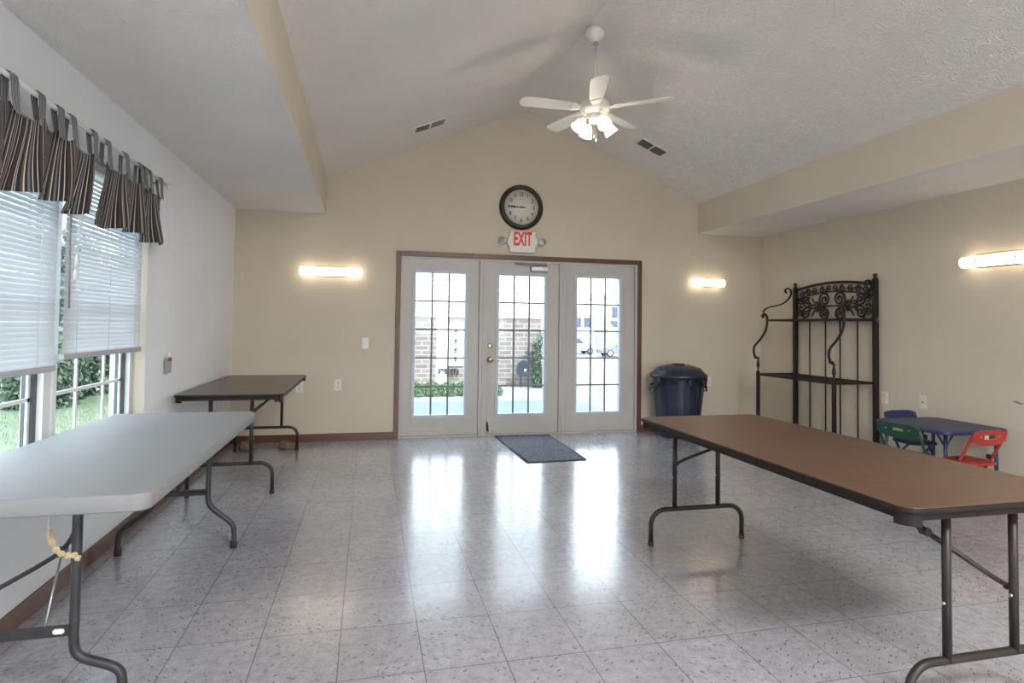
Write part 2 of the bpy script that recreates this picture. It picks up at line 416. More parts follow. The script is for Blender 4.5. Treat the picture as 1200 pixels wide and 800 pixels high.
# white jamb frame, mullions, threshold
m = MB(); m.box((1.700, -.004, 0), (1.722, .15, 2.01)); m.box((4.503, -.004, 0), (4.53, .15, 2.01)); m.box((1.722, -.004, 1.985), (4.503, .15, 2.01))
for a, b in ((2.587, 2.682), (3.542, 3.622)):
    m.box((a, -.008, .0), (b, .15, 1.985), bev=.004); c = (a+b)/2; m.box((c-.012, -.018, .0), (c+.030, -.008, 1.985), bev=.003)
m.box((1.722, -.002, 0), (4.503, .15, .018))
struct(m.build('trim_2', M['door']), 'white painted door frame with two mullions', 'trim')

def door(n, x0, x1, gx0, gx1, label):
    g0, g1 = .243, 1.836
    root = sempty('door_%d' % n, label, 'door')
    m = MB(); y0, y1 = .022, .066
    m.box((x0, y0, .022), (gx0, y1, 1.978)); m.box((gx1, y0, .022), (x1, y1, 1.978)); m.box((gx0, y0, .022), (gx1, y1, g0)); m.box((gx0, y0, g1), (gx1, y1, 1.978))
    m.build('door_slab', M['door'], root)
    m = MB(); f = .032
    for (a, b, c, d) in ((gx0-f, gx0+.004, g0-f, g1+f), (gx1-.004, gx1+f, g0-f, g1+f)): m.box((a, y0-.012, c), (b, y1+.01, d), bev=.004)
    m.box((gx0+.004, y0-.012, g1-.004), (gx1-.004, y1+.01, g1+f), bev=.004); m.box((gx0+.004, y0-.012, g0-f), (gx1-.004, y1+.01, g0+.004), bev=.004)
    m.build('lite_frame', M['lite'], root)
    MB().box((gx0, .042, g0), (gx1, .047, g1)).build('pane', M['glass'], root)
    m = MB()
    for k in (1, 2): x = gx0+(gx1-gx0)*k/3; m.box((x-.0095, .030, g0), (x+.0095, .041, g1))
    for k in range(1, 5): z = g0+(g1-g0)*k/5; m.box((gx0, .031, z-.009), (gx1, .040, z+.009))
    m.build('muntin_grid', M['muntin'], root)
    m = MB(); m.box((x0+.01, .014, .022), (x1-.01, .022, .050)); m.build('bottom_sweep', M['door'], root)
    return root
d1 = door(1, 1.724, 2.585, 1.867, 2.432, 'fixed white glazed door panel on the left')
d2 = door(2, 2.684, 3.540, 2.818, 3.367, 'white glazed middle door with brass knob and closer')
d3 = door(3, 3.624, 4.501, 3.765, 4.310, 'fixed white glazed door panel beside the trash can')
# hardware of the middle door
k = MB(); k.lathe([(.034, 0), (.034, -.006), (.014, -.010), (.012, -.030), (.020, -.036), (.029, -.048), (.029, -.058), (.018, -.068), (.0001, -.070)], (2.722, .022, .862), 24, 'y')
k.tube([(2.722, -.035, .862), (2.79, -.035, .860), (2.82, -.030, .858)], .008).build('door_knob', M['brass'], d2)
k = MB(); k.lathe([(.028, 0), (.028, -.010), (.018, -.014), (.0001, -.015)], (2.722, .022, 1.018), 24, 'y'); k.box((2.716, -.014, 1.003), (2.728, .012, 1.033), bev=.002)
k.build('deadbolt', M['brass'], d2)
k = MB(); k.box((3.185, -.045, 1.885), (3.395, .022, 1.945), bev=.010); k.build('closer_body', M['steel'], d2)
k = MB(); k.box((3.0, -.020, 1.964), (3.38, .02, 1.984), bev=.003); k.box((3.26, -.030, 1.950), (3.29, .01, 1.975)); k.tube([(3.275, -.022, 1.955), (3.12, -.028, 1.964), (3.04, -.022, 1.966)], .007)
k.build('closer_arm', M['ventgrey'], d2)
k = MB(); k.box((2.69, .008, .062), (2.70, .022, .16)); k.tube([(2.70, .012, .15), (2.70, -.03, .10), (2.70, -.03, .075)], .006); k.lathe([(.012, 0), (.012, .02)], (2.70, -.03, .058), 12)
k.build('door_stop', M['black'], d2)

# ------------------------------------------------------------------ window in the left wall
XW = -.115
def window(n, ya, yb, label, munt):
    root = sempty('window_%d' % n, label, 'window')
    m = MB(); f = .035
    for a, b in ((ya, ya+f), (yb-f, yb)): m.box((XW-.05, a, WZ0), (XW+.04, b, WZ1))
    m.box((XW-.05, ya+f, WZ0), (XW+.04, yb-f, WZ0+.05)); m.box((XW-.05, ya+f, WZ1-.04), (XW+.04, yb-f, WZ1))
    m.build('window_frame', M['vinyl'], root)
    m = MB()
    g = .035
    for a, b in (((ya+f, ya+f+g), (yb-f-g, yb-f))[1:]): m.box((XW-.03, a, WZ0+.05), (XW+.015, b, WZ1-.04))
    m.box((XW-.03, ya+f, 1.32), (XW+.015, yb-f-g, 1.35))
    m.build('sash_gasket', M['darkglassedge'], root)
    MB().box((XW-.012, ya+f, WZ0+.05), (XW-.008, yb-f, WZ1-.04)).build('pane', M['glass'], root)
    m = MB()
    for y in munt: m.box((XW-.004, y-.009, WZ0+.05), (XW+.006, y+.009, WZ1-.04))
    for z in (.885, 1.20, 1.62): m.box((XW-.0035, ya+f, z-.009), (XW+.0055, yb-f-g, z+.009))
    for a in (ya+f-.01, yb-f-g-.02): m.box((XW-.0035, a, WZ0+.05), (XW+.0055, a+.02, WZ1-.04))
    m.build('muntin_grid', M['vinyl'], root)
window(1, -3.425, WY1-.005, 'right half of the double window over the white table', (-3.105, -2.775))
window(2, WY0+.005, -3.475, 'left half of the double window', (-3.90, -4.22, -4.54))
m = MB(); m.box((-.175, -3.475, WZ0), (-.085, -3.425, WZ1), bev=.004); m.box((-.085, -3.465, WZ0), (-.080, -3.435, WZ1))
struct(m.build('trim_3', M['vinyl']), 'white mullion between the two windows', 'trim')
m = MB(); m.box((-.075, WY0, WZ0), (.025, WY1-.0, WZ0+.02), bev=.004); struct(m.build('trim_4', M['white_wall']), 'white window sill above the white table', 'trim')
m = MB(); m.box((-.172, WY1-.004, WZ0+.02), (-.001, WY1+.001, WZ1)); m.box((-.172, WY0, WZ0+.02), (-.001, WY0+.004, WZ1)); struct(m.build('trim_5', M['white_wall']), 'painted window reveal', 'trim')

def blind(label, ya, yb, z0, pull):
    root = thing('window_blind', label, 'blind', (0, 0, 0), group=None)
    X = -.030; top = 2.055
    MB().box((X-.02, ya, top-.04), (X+.02, yb, top), bev=.003).build('head_rail', M['backer'], root)
    m = MB(); nz = int((top-.05-z0-.03)/.0225)
    random.seed(int(z0*1000))
    for i in range(nz):
        z = z0+.035+i*.0225; a = math.radians(70+random.uniform(-3, 3)); dz = random.uniform(-.0012, .0012)
        cx, sx = .0128*math.cos(a), .0128*math.sin(a)
        p = [(X-cx, z+sx+dz), (X+.0030, z+.002), (X+cx, z-sx+dz)]
        v = [[m.bm.verts.new((q[0], y, q[1]+(.0015*math.sin(y*9+i) if i % 7 == 0 else 0))) for q in p] for y in (ya+.004, (ya+yb)/2, yb-.004)]
        for r1, r2 in zip(v, v[1:]):
            for j in (0, 1): m.bm.faces.new((r1[j], r1[j+1], r2[j+1], r2[j])).smooth = True
    m.build('slats', M['slat'], root)
    m = MB(); m.box((X-.012, ya, z0), (X+.014, yb, z0+.028), bev=.003)
    br = m.build('bottom_rail', M['rail'], root)
    L_ = yb-ya
    for t in (.12, .5, .88):
        m = MB()
        for s in (-1, 1): m.tube([(X+.0145*s, ya+t*L_, z0+.02), (X+.0145*s, ya+t*L_, top-.03)], .0011, 5)
        m.tube([(X-.0145, ya+t*L_, z0+.02), (X+.0145, ya+t*L_, z0+.02)], .0011, 5); m.build('ladder_cord', M['cord'], root)
    return root
def make_slat():
    m, nt, b = new_mat('blind_slat'); v = coords(nt)
    L(nt, ramp(nt, noise(nt, v, 3), [(.3, (.56, .585, .63)), (.7, (.66, .685, .725))]), b.inputs['Base Color'])
    b.inputs['Roughness'].default_value = .45
    tr = N(nt, 'ShaderNodeBsdfTranslucent'); tr.inputs[0].default_value = (.75, .85, .95, 1)
    mx = N(nt, 'ShaderNodeMixShader'); mx.inputs[0].default_value = .12
    o = nt.nodes['Material Output']; L(nt, b.outputs[0], mx.inputs[1]); L(nt, tr.outputs[0], mx.inputs[2]); L(nt, mx.outputs[0], o.inputs[0]); return m
M['slat'] = make_slat()
b1 = blind('white mini blind nearest the room corner, ending higher above the glass', -3.465, -2.492, 1.058, True)
b2 = blind('white mini blind over the left half of the window, hanging a little lower', -4.89, -3.535, 1.012, False)
m = MB(); m.tube([(.004, -3.49, 2.02), (.006, -3.50, 1.69), (.008, -3.49, 1.30)], .0045, 6); m.build('tilt_wand', M['ventgrey'], b1)
m = MB()
for dy in (-.004, .004, .0): m.tube([(.006, -3.40+dy, 2.02), (.012, -3.425+dy*2, 1.75), (.014, -3.44+dy*3, 1.58)], .0014, 5)
m.tube([(.014, -3.46, 1.595), (.016, -3.425, 1.60), (.014, -3.45, 1.575), (.016, -3.42, 1.58)], .006, 6)
m.lathe([(.002, .03), (.008, .01), (.010, -.02), (.004, -.035)], (.014, -3.445, 1.53), 10); m.lathe([(.002, .03), (.008, .01), (.010, -.02), (.004, -.035)], (.016, -3.46, 1.46), 10)
m.build('pull_cord', M['cord'], b1)

# cord with its warning tag, hanging on the wall right of the window
root = thing('cord_tag', 'small printed warning card hanging on a thin white cord beside the window', 'tag', (0, 0, 0))
MB().tube([(.018, -2.05, .99), (.016, -2.07, 1.40), (.05, -2.30, 2.05), (.06, -2.38, 2.125)], .0011, 5).build('cord', M['cord'], root)
MB().lathe([(.003, .02), (.007, 0), (.004, -.018)], (.016, -2.05, 1.01), 8).build('cord_knob', M['cord'], root)
m = MB(); m.box((.012, -2.125, .885), (.014, -1.985, .995)); card = m.build('card', M['paper'], root)
MB().box((.0141, -2.075, .968), (.0146, -1.99, .990)).build('colour_band', M['tagbrown'], card)
m = MB()
for z, a, b in ((.955, -2.115, -2.03), (.947, -2.115, -2.0), (.930, -2.115, -2.03), (.918, -2.115, -2.05), (.905, -2.115, -2.01)): m.box((.0141, a, z-.0015), (.0145, b, z+.0015))
m.build('print_lines', M['ink_faint'], card)

# curtain rod and the two valances
rod = thing('curtain_rod', 'white metal curtain rod across the top of the window', 'curtain rod', (0, 0, 0))
RXX, RZ = .075, 2.132
MB().tube([(RXX, -5.1, RZ), (RXX, -2.41, RZ)], .0105, 12).build('rod', M['vinyl'], rod)
m = MB(); m.lathe([(.0001, -.002), (.013, 0), (.015, .012), (.010, .02), (.018, .028), (.022, .045), (.017, .058), (.0001, .062)], (RXX, -2.41, RZ), 18, 'y'); m.build('finial', M['plastic_w'], rod)
m = MB(); m.box((0, -2.47, RZ-.03), (.006, -2.445, RZ+.03)); m.tube([(.003, -2.458, RZ), (RXX, -2.458, RZ-.004)], .006, 8); m.build('bracket', M['steel'], rod)
m = MB(); m.box((0, -3.64, RZ-.03), (.006, -3.615, RZ+.03)); m.tube([(.003, -3.628, RZ), (RXX, -3.628, RZ-.004)], .006, 8); m.build('bracket', M['steel'], rod)

def valance(label, tabs, ytop, ybot, zbot, seed):
    """tabs: y positions on the rod; ytop/ybot the y extents of the upper and lower edges of the cloth"""
    root = thing('valance', label, 'valance', (0, 0, 0)); rnd = random.Random(seed)
    nu, nv = 220, 14; arcl = 1.75*(ytop[1]-ytop[0])
    ph = rnd.random()*6
    m = MB(); uvl = m.bm.loops.layers.uv.new('UVMap'); g = []
    for i in range(nu+1):
        t = i/nu; col = []
        yt = ytop[0]+t*(ytop[1]-ytop[0]); yb = ybot[0]+t*(ybot[1]-ybot[0])
        near = min(abs(yt-q) for q in tabs); sag = min(1, near/.055)
        ztop = RZ-.088-.030*sag
        for j in range(nv+1):
            s = j/nv; amp = .012+.028*s
            w1 = math.sin(t*arcl*13+ph+1.2*math.sin(t*5+ph)); w2 = math.sin(t*arcl*31+ph*2+s*2.5)
            x = RXX+.012+amp*w1+.008*s*w2-.004*s
            y = yt+(yb-yt)*s**1.3+.022*s*math.sin(t*arcl*6+ph+s*2)
            zb = zbot+.012*math.sin(t*arcl*7+ph)+.008*w1
            z = ztop+(zb-ztop)*s
            col.append((m.bm.verts.new((x, y, z)), (t*arcl, s)))
        g.append(col)
    for a, b in zip(g, g[1:]):
        for j in range(nv):
            q = (a[j], a[j+1], b[j+1], b[j]); f = m.bm.faces.new([k[0] for k in q]); f.smooth = True
            for lp, k in zip(f.loops, q): lp[uvl].uv = k[1]
    m.build('cloth', M['fabric'], root, recalc=False)
    for y in tabs:
        m = MB(); uvl = m.bm.loops.layers.uv.new('UVMap'); w = .027; dy = rnd.uniform(-.02, .02)
        path = [(RXX+.026, RZ-.125), (RXX+.020, RZ-.08), (RXX+.016, RZ-.01), (RXX+.012, RZ+.011), (RXX, RZ+.015), (RXX-.012, RZ+.010), (RXX-.016, RZ-.01), (RXX-.012, RZ-.09), (RXX+.002, RZ-.12)]
        rows = []
        for k, (x, z) in enumerate(path):
            off = dy*max(0, (RZ-z)/.15)*(1 if k < 5 else -2.2)
            rows.append([(m.bm.verts.new((x, y-w+off, z)), (0, k/8)), (m.bm.verts.new((x+.002, y+off, z)), (.5, k/8)), (m.bm.verts.new((x, y+w+off, z)), (1, k/8))])
        for a, b in zip(rows, rows[1:]):
            for j in (0, 1):
                q = (a[j], a[j+1], b[j+1], b[j]); f = m.bm.faces.new([k[0] for k in q]); f.smooth = True
                for lp, k in zip(f.loops, q): lp[uvl].uv = k[1]
        m.build('tab_loop', M['tab'], root, recalc=False)
    return root
valance('striped brown and grey valance left of the gap, cut by the frame edge', [-4.75, -4.55, -4.35, -4.149, -3.955, -3.803, -3.694, -3.48], (-4.85, -3.50), (-4.85, -3.555), 1.735, 3)
valance('striped brown and grey valance at the right end of the rod', [-3.331, -3.10, -2.890, -2.820, -2.748, -2.55], (-3.35, -2.525), (-3.42, -2.43), 1.730, 5)

# ------------------------------------------------------------------ wall fittings
def sconce(name_label, loc, rz, L_=.64, pw=.32):
    r = thing('wall_sconce', name_label, 'wall light', loc, rz)
    MB().box((-pw/2, -.060, -.028), (pw/2, 0, .028), bev=.003).build('back_plate', M['steel'], r)
    m = MB(); n = 10
    pts = [(-L_/2, 0, 0), (-L_/2+.008, 0, 0), (-L_/2+.012, 0, 0), (L_/2-.012, 0, 0), (L_/2-.008, 0, 0), (L_/2, 0, 0)]
    m.tube([(p[0], -.065, 0) for p in pts], [.030, .042, .046, .046, .042, .030], 20); m.build('glass_tube', M['tube'], r)
    for s in (-1, 1):
        m = MB(); m.box((-pw/2, -.100, s*.053-.0035), (pw/2, -.055, s*.053+.0035)); m.build('metal_edge', M['bronze_s'], r)
        MB().lathe([(.007, 0), (.007, -.008), (.0001, -.011)], (s*pw*.47, -.110, 0), 10, 'y').build('knurled_screw', M['bronze_s'], r)
    return r
M['bronze_s'] = simple('sconce_metal', (.32, .27, .18), .4, metal=.5)
sconce('lit tube wall light on the gable wall, left of the doors', (.967, 0, 1.800), 0)
sconce('lit tube wall light on the gable wall above the trash can', (5.455, 0, 1.815), 0, .44, .11)
sconce('lit tube wall light on the right wall, over the red chair', (W, -3.03, 1.820), -PI/2, .62, .32)
sconce('unseen tube wall light added for fill on the left wall, behind the viewer', (0, -7.6, 1.85), PI/2)  # this and the next: unseen sconces added as room fill
sconce('unseen tube wall light added for fill on the right wall, behind the viewer', (W, -7.6, 1.85), -PI/2)

def outlet(label, loc, rz, kind='duplex', name='wall_outlet', cat='outlet'):
    r = thing(name, label, cat, loc, rz)
    MB().box((-.036, -.006, -.060), (.036, 0, .060), bev=.003).build('cover_plate', M['plastic_w'] if rz == 0 else M['ivory'], r)
    m = MB()
    if kind == 'duplex':
        for s in (-1, 1): m.prism(arc(0, s*.023, .016, 0, 2*PI, 14)[:-1], -.0085, -.006, 'y')
        o = m.build('socket', M['ivory'], r)
        m = MB()
        for s in (-1, 1):
            for d in (-.006, .006): m.box((d-.0013, -.0092, s*.023-.006), (d+.0013, -.0084, s*.023+.006))
        m.box((-.002, -.0075, -.002), (.002, -.0058, .002)); m.build('slot', M['slot'], r)
    elif kind == 'switch':
        m.box((-.005, -.016, -.010), (.005, -.006, .012), bev=.001); m.build('toggle', M['plastic_w'], r)
    else:
        m.lathe([(.006, 0), (.006, -.010), (.002, -.012)], (0, -.006, 0), 12, 'y'); m.build('cable_jack', M['slot'], r)
    return r
outlet('white duplex outlet low on the gable wall, clear of the far table', (1.059, 0, .591), 0)
outlet('white wall outlet low on the gable wall, right behind the far brown table edge', (.669, 0, .577), 0)
outlet('white duplex outlet low on the gable wall right of the trash can', (5.497, 0, .588), 0)
outlet('ivory duplex outlet on the right wall beside the metal rack', (W, -1.885, .600), -PI/2)
outlet('ivory cable jack plate on the right wall above the blue table', (W, -2.298, .610), -PI/2, 'jack', 'wall_jack', 'wall plate')
outlet('white light switch on the gable wall, left of the doors', (1.335, 0, 1.041), 0, 'switch', 'light_switch', 'light switch')
outlet('white duplex outlet on the left wall under the far table', (0, -1.93, .50), PI/2)
# torn anchor hole in the right wall
m = MB(); m.prism([(-3.06, .712), (-3.10, .722), (-3.125, .708), (-3.15, .704), (-3.12, .694), (-3.09, .700)], W-.0008, W+.001, 'x')
tag(m.build('wall_scar', M['ventgrey']), 'small torn patch in the paint of the right wall', 'scar')

# wall clock
ck = thing('wall_clock', 'round wall clock with dark bronze rim above the exit sign', 'clock', (3.062, 0, 2.624))
MB().lathe([(.262, 0), (.262, -.012), (.258, -.026), (.244, -.044), (.224, -.050), (.210, -.040), (.206, -.020), (.206, 0)], (0, 0, 0), 56, 'y').build('rim', M['bronze'], ck)
MB().lathe([(.208, -.004), (.208, -.016), (.0001, -.0161)], (0, 0, 0), 56, 'y').build('dial', M['face'], ck)
for h in range(1, 13):
    a = PI/2-h*PI/6
    text_mesh(str(h), .062, M['ink'], 'numeral', ck, (.150*math.cos(a), -.0168, .150*math.sin(a)), RX, .72, .0004, .0012)
m = MB()
for k in range(60):
    a = k*PI/30; r0 = .180 if k % 5 == 0 else .185
    R_ = Matrix.Rotation(-a+PI/2, 3, 'Y')
    m.box((((r0+.192)/2)*math.cos(a)-(.192-r0)/2, -.0172, ((r0+.192)/2)*math.sin(a)-.0006), (((r0+.192)/2)*math.cos(a)+(.192-r0)/2, -.0166, ((r0+.192)/2)*math.sin(a)+.0006), rot=Matrix.Rotation(-a, 3, 'Y'))
m.build('minute_ring', M['ink'], ck)
def hand(a, l, w, y, name, tail=.045):
    d = Vector((math.cos(a), math.sin(a))); n = Vector((-d.y, d.x))
    pl = [(-tail, -w*.6), (-tail, w*.6), (0, w*.45), (l*.55, w*.45), (l*.62, w*1.6), (l*.78, w*.7), (l, 0), (l*.78, -w*.7), (l*.62, -w*1.6), (l*.55, -w*.45), (0, -w*.45)]
    MB().prism([tuple(d*p[0]+n*p[1]) for p in pl], y-.001, y, 'y').build(name, M['ink'], ck)
hand(math.radians(180-5+7.5-3), .125, .010, -.020, 'hour_hand'); hand(math.radians(180-2), .178, .008, -.023, 'minute_hand')
MB().lathe([(.011, -.018), (.011, -.026), (.0001, -.027)], (0, 0, 0), 16, 'y').build('centre_cap', M['ink'], ck)
m = MB(); m.box((-.030, -.0171, .088), (.030, -.0166, .094)); m.build('faint_print', M['ink_faint'], ck)

# exit sign with two lamp heads
ex = thing('exit_sign', 'white EXIT sign with red letters and two emergency lamp heads', 'exit sign', (3.072, 0, 2.218))
m = MB(); pl = [(-.148, -.122), (.148, -.122), (.152, -.06), (.178, -.030), (.178, .030), (.152, .06), (.148, .122), (-.148, .122), (-.152, .06), (-.178, .030), (-.178, -.030), (-.152, -.06)]
m.prism(pl, -.055, 0, 'y'); m.build('housing', M['plastic_w'], ex, bevel=.006)
text_mesh('EXIT', .215, M['redtext'], 'lettering', ex, (0, -.0565, .026), RX, .50, .0008, .0065)
for s in (-1, 1):
    m = MB(); rot = Euler((math.radians(-12), 0, math.radians(38*s))).to_matrix()
    m.tube([(s*.172, -.03, .0), (s*.215, -.035, .0)], .012, 10)
    m.lathe([(.022, .03), (.036, .01), (.041, -.02), (.043, -.045), (.040, -.050)], (s*.222, -.045, .0), 22, 'y', rot=rot)
    lh = m.build('lamp_head', M['plastic_w'], ex)
    m = MB(); m.lathe([(.037, -.0505), (.030, -.057), (.0001, -.060)], (s*.222, -.045, .0), 20, 'y', rot=rot); m.build('lens', M['steel'], lh)
MB().lathe([(.005, 0), (.005, -.003)], (.06, -.055, -.095), 10, 'y').build('test_button', M['redtext'], ex)

# ceiling vents
def vent(label, cx, cy, side, hw, hd):
    z = zroof(cx); slope = (ZA-ZS)/(XA-XS) if side < 0 else (ZR-ZA)/(XR-XA)
    r = thing('ceiling_vent', label, 'vent', (cx, cy, z)); r.rotation_euler = (0, -math.atan(slope), 0)
    m = MB(); t = .016
    m.box((-hw-t, -hd-t, -.008), (hw+t, -hd, .0)); m.box((-hw-t, hd, -.008), (hw+t, hd+t, .0)); m.box((-hw-t, -hd, -.008), (-hw, hd, 0)); m.box((hw, -hd, -.008), (hw+t, hd, 0)); m.box((-.008, -hd, -.008), (.008, hd, 0))
    m.build('vent_frame', M['fanwhite'], r)
    MB().box((-hw, -hd, -.003), (hw, hd, -.0005)).build('dark_opening', M['ventdark'], r)
    m = MB()
    for i in range(9):
        y = -hd+(i+.5)*2*hd/9
        for a, b in ((-hw, -.008), (.008, hw)):
            tilt = .35 if (a < 0) == (side < 0) or side > 0 and a < 0 else -.6
            m.box((a, y-.0015 if tilt > 0 else y-.006, -.007), (b, y+.0015 if tilt > 0 else y+.006, -.004))
    m.build('louvres', M['ventgrey'], r)
    return r
vent('louvred white vent in the left slope of the ceiling', 1.93, -.685, -1, .155, .085)
vent('louvred white vent in the right slope of the ceiling', 4.348, -.720, 1, .155, .085)

# ------------------------------------------------------------------ ceiling fan
FX, FY, FZ = 3.165, -2.05, 3.06
fan = thing('ceiling_fan', 'white five-blade ceiling fan with lit glass shades on a long rod', 'ceiling fan', (FX, FY, FZ))
zc = zroof(FX)-FZ
MB().lathe([(.078, zc+.02), (.080, zc-.02), (.072, zc-.05), (.040, zc-.085), (.022, zc-.10)], seg=28).build('canopy', M['fanwhite'], fan)
m = MB(); m.lathe([(.024, zc-.098), (.024, zc-.115), (.012, zc-.125)], seg=16); m.build('canopy_collar', M['steel'], fan)
MB().tube([(0, 0, .10), (0, 0, zc-.10)], .0095, 12).build('downrod', M['brassy'] if 'brassy' in M else M['ivory'], fan)
MB().lathe([(.012, .125), (.030, .115), (.032, .085), (.075, .075), (.115, .055), (.128, .025), (.128, -.005), (.110, -.030), (.070, -.045), (.060, -.05)], seg=40).build('motor_housing', M['fanwhite'], fan)
m = MB()
for k in range(28):
    a = 2*PI*k/28; m.box((.094*math.cos(a)-.011, .094*math.sin(a)-.0022, -.040), (.094*math.cos(a)+.011, .094*math.sin(a)+.0022, -.030), rot=Matrix.Rotation(a, 3, 'Z'))
m.build('vent_slots', M['ivory'], fan)
for k in range(5):
    a = math.radians(-108+72*k); Rm = Matrix.Rotation(a, 4, 'Z'); Rp = Rm @ Matrix.Rotation(math.radians(11), 4, 'X')
    m = MB()
    m.prism([(.10, -.020), (.15, -.030), (.19, -.050), (.215, -.045), (.215, .045), (.19, .050), (.15, .030), (.10, .020)], -.004, .004)
    bmesh.ops.transform(m.bm, matrix=Rp, verts=m.bm.verts[:]); br = m.build('blade_bracket', M['fanwhite'], fan)
    m = MB()
    prof = [(.165, -.050), (.30, -.062), (.50, -.069), (.60, -.068)]+[(.60+.045*math.sin(t), -.068*math.cos(t)) for t in (PI*i/10 for i in range(1, 10))]+[(.60, .068), (.50, .069), (.30, .062), (.165, .050)]
    m.prism(prof, .004, .010); bmesh.ops.transform(m.bm, matrix=Rp, verts=m.bm.verts[:]); m.build('blade', M['fanwhite'], fan)
MB().lathe([(.060, -.048), (.062, -.075), (.052, -.10), (.030, -.118), (.012, -.125), (.0001, -.127)], seg=28).build('light_kit_hub', M['fanwhite'], fan)
for k in range(4):
    a = math.radians(-100+90*k+18); d = Vector((math.cos(a), math.sin(a), 0))
    p0 = d*.045+Vector((0, 0, -.085)); p1 = d*.085+Vector((0, 0, -.082)); p2 = d*.100+Vector((0, 0, -.098))
    m = MB(); m.tube([p0, p1, p2], .010, 10); m.lathe([(.018, .012), (.022, -.012)], p2, 14, rot=Matrix.Rotation(a, 3, 'Z') @ Matrix.Rotation(math.radians(-38), 3, 'Y')); arm = m.build('lamp_arm', M['fanwhite'], fan)
    Rt = Matrix.Rotation(a, 3, 'Z') @ Matrix.Rotation(math.radians(-38), 3, 'Y')
    m = MB(); m.lathe([(.022, -.004), (.032, -.018), (.045, -.045), (.052, -.080), (.060, -.108), (.057, -.108), (.049, -.080), (.042, -.045), (.028, -.018)], p2, 24, rot=Rt); m.build('glass_shade', M['shade'], fan)
    m = MB(); m.lathe([(.010, -.01), (.014, -.03), (.022, -.055), (.020, -.075), (.0001, -.085)], p2, 14, rot=Rt); m.build('bulb', M['bulb'], fan)
for (dx, dz, dy) in ((.012, -.245, .0), (-.012, -.22, -.01)):
    m = MB(); m.tube([(dx, dy, -.118), (dx, dy, dz)], .0016, 5); m.lathe([(.002, .022), (.008, .006), (.007, -.008), (.0001, -.014)], (dx, dy, dz-.01), 10); m.build('pull_chain', M['ivory'], fan)

# unseen light panel added behind the viewer to fill the room
r = thing('fill_panel', 'flat unseen light panel added over the back of the room for fill', 'fill light', (3.1, -8.2, 3.30))
m = MB(); m.box((-.64, -.34, 0), (.64, .34, .05)); m.build('housing', M['fanwhite'], r)
MB().box((-.6, -.3, -.006), (.6, .3, 0)).build('diffuser', M['fill_glow'], r)
for sx in (-.4, .4): MB().tube([(sx, 0, .05), (sx, 0, zroof(3.1+sx)-3.30)], .006, 8).build('hanger', M['steel'], r)

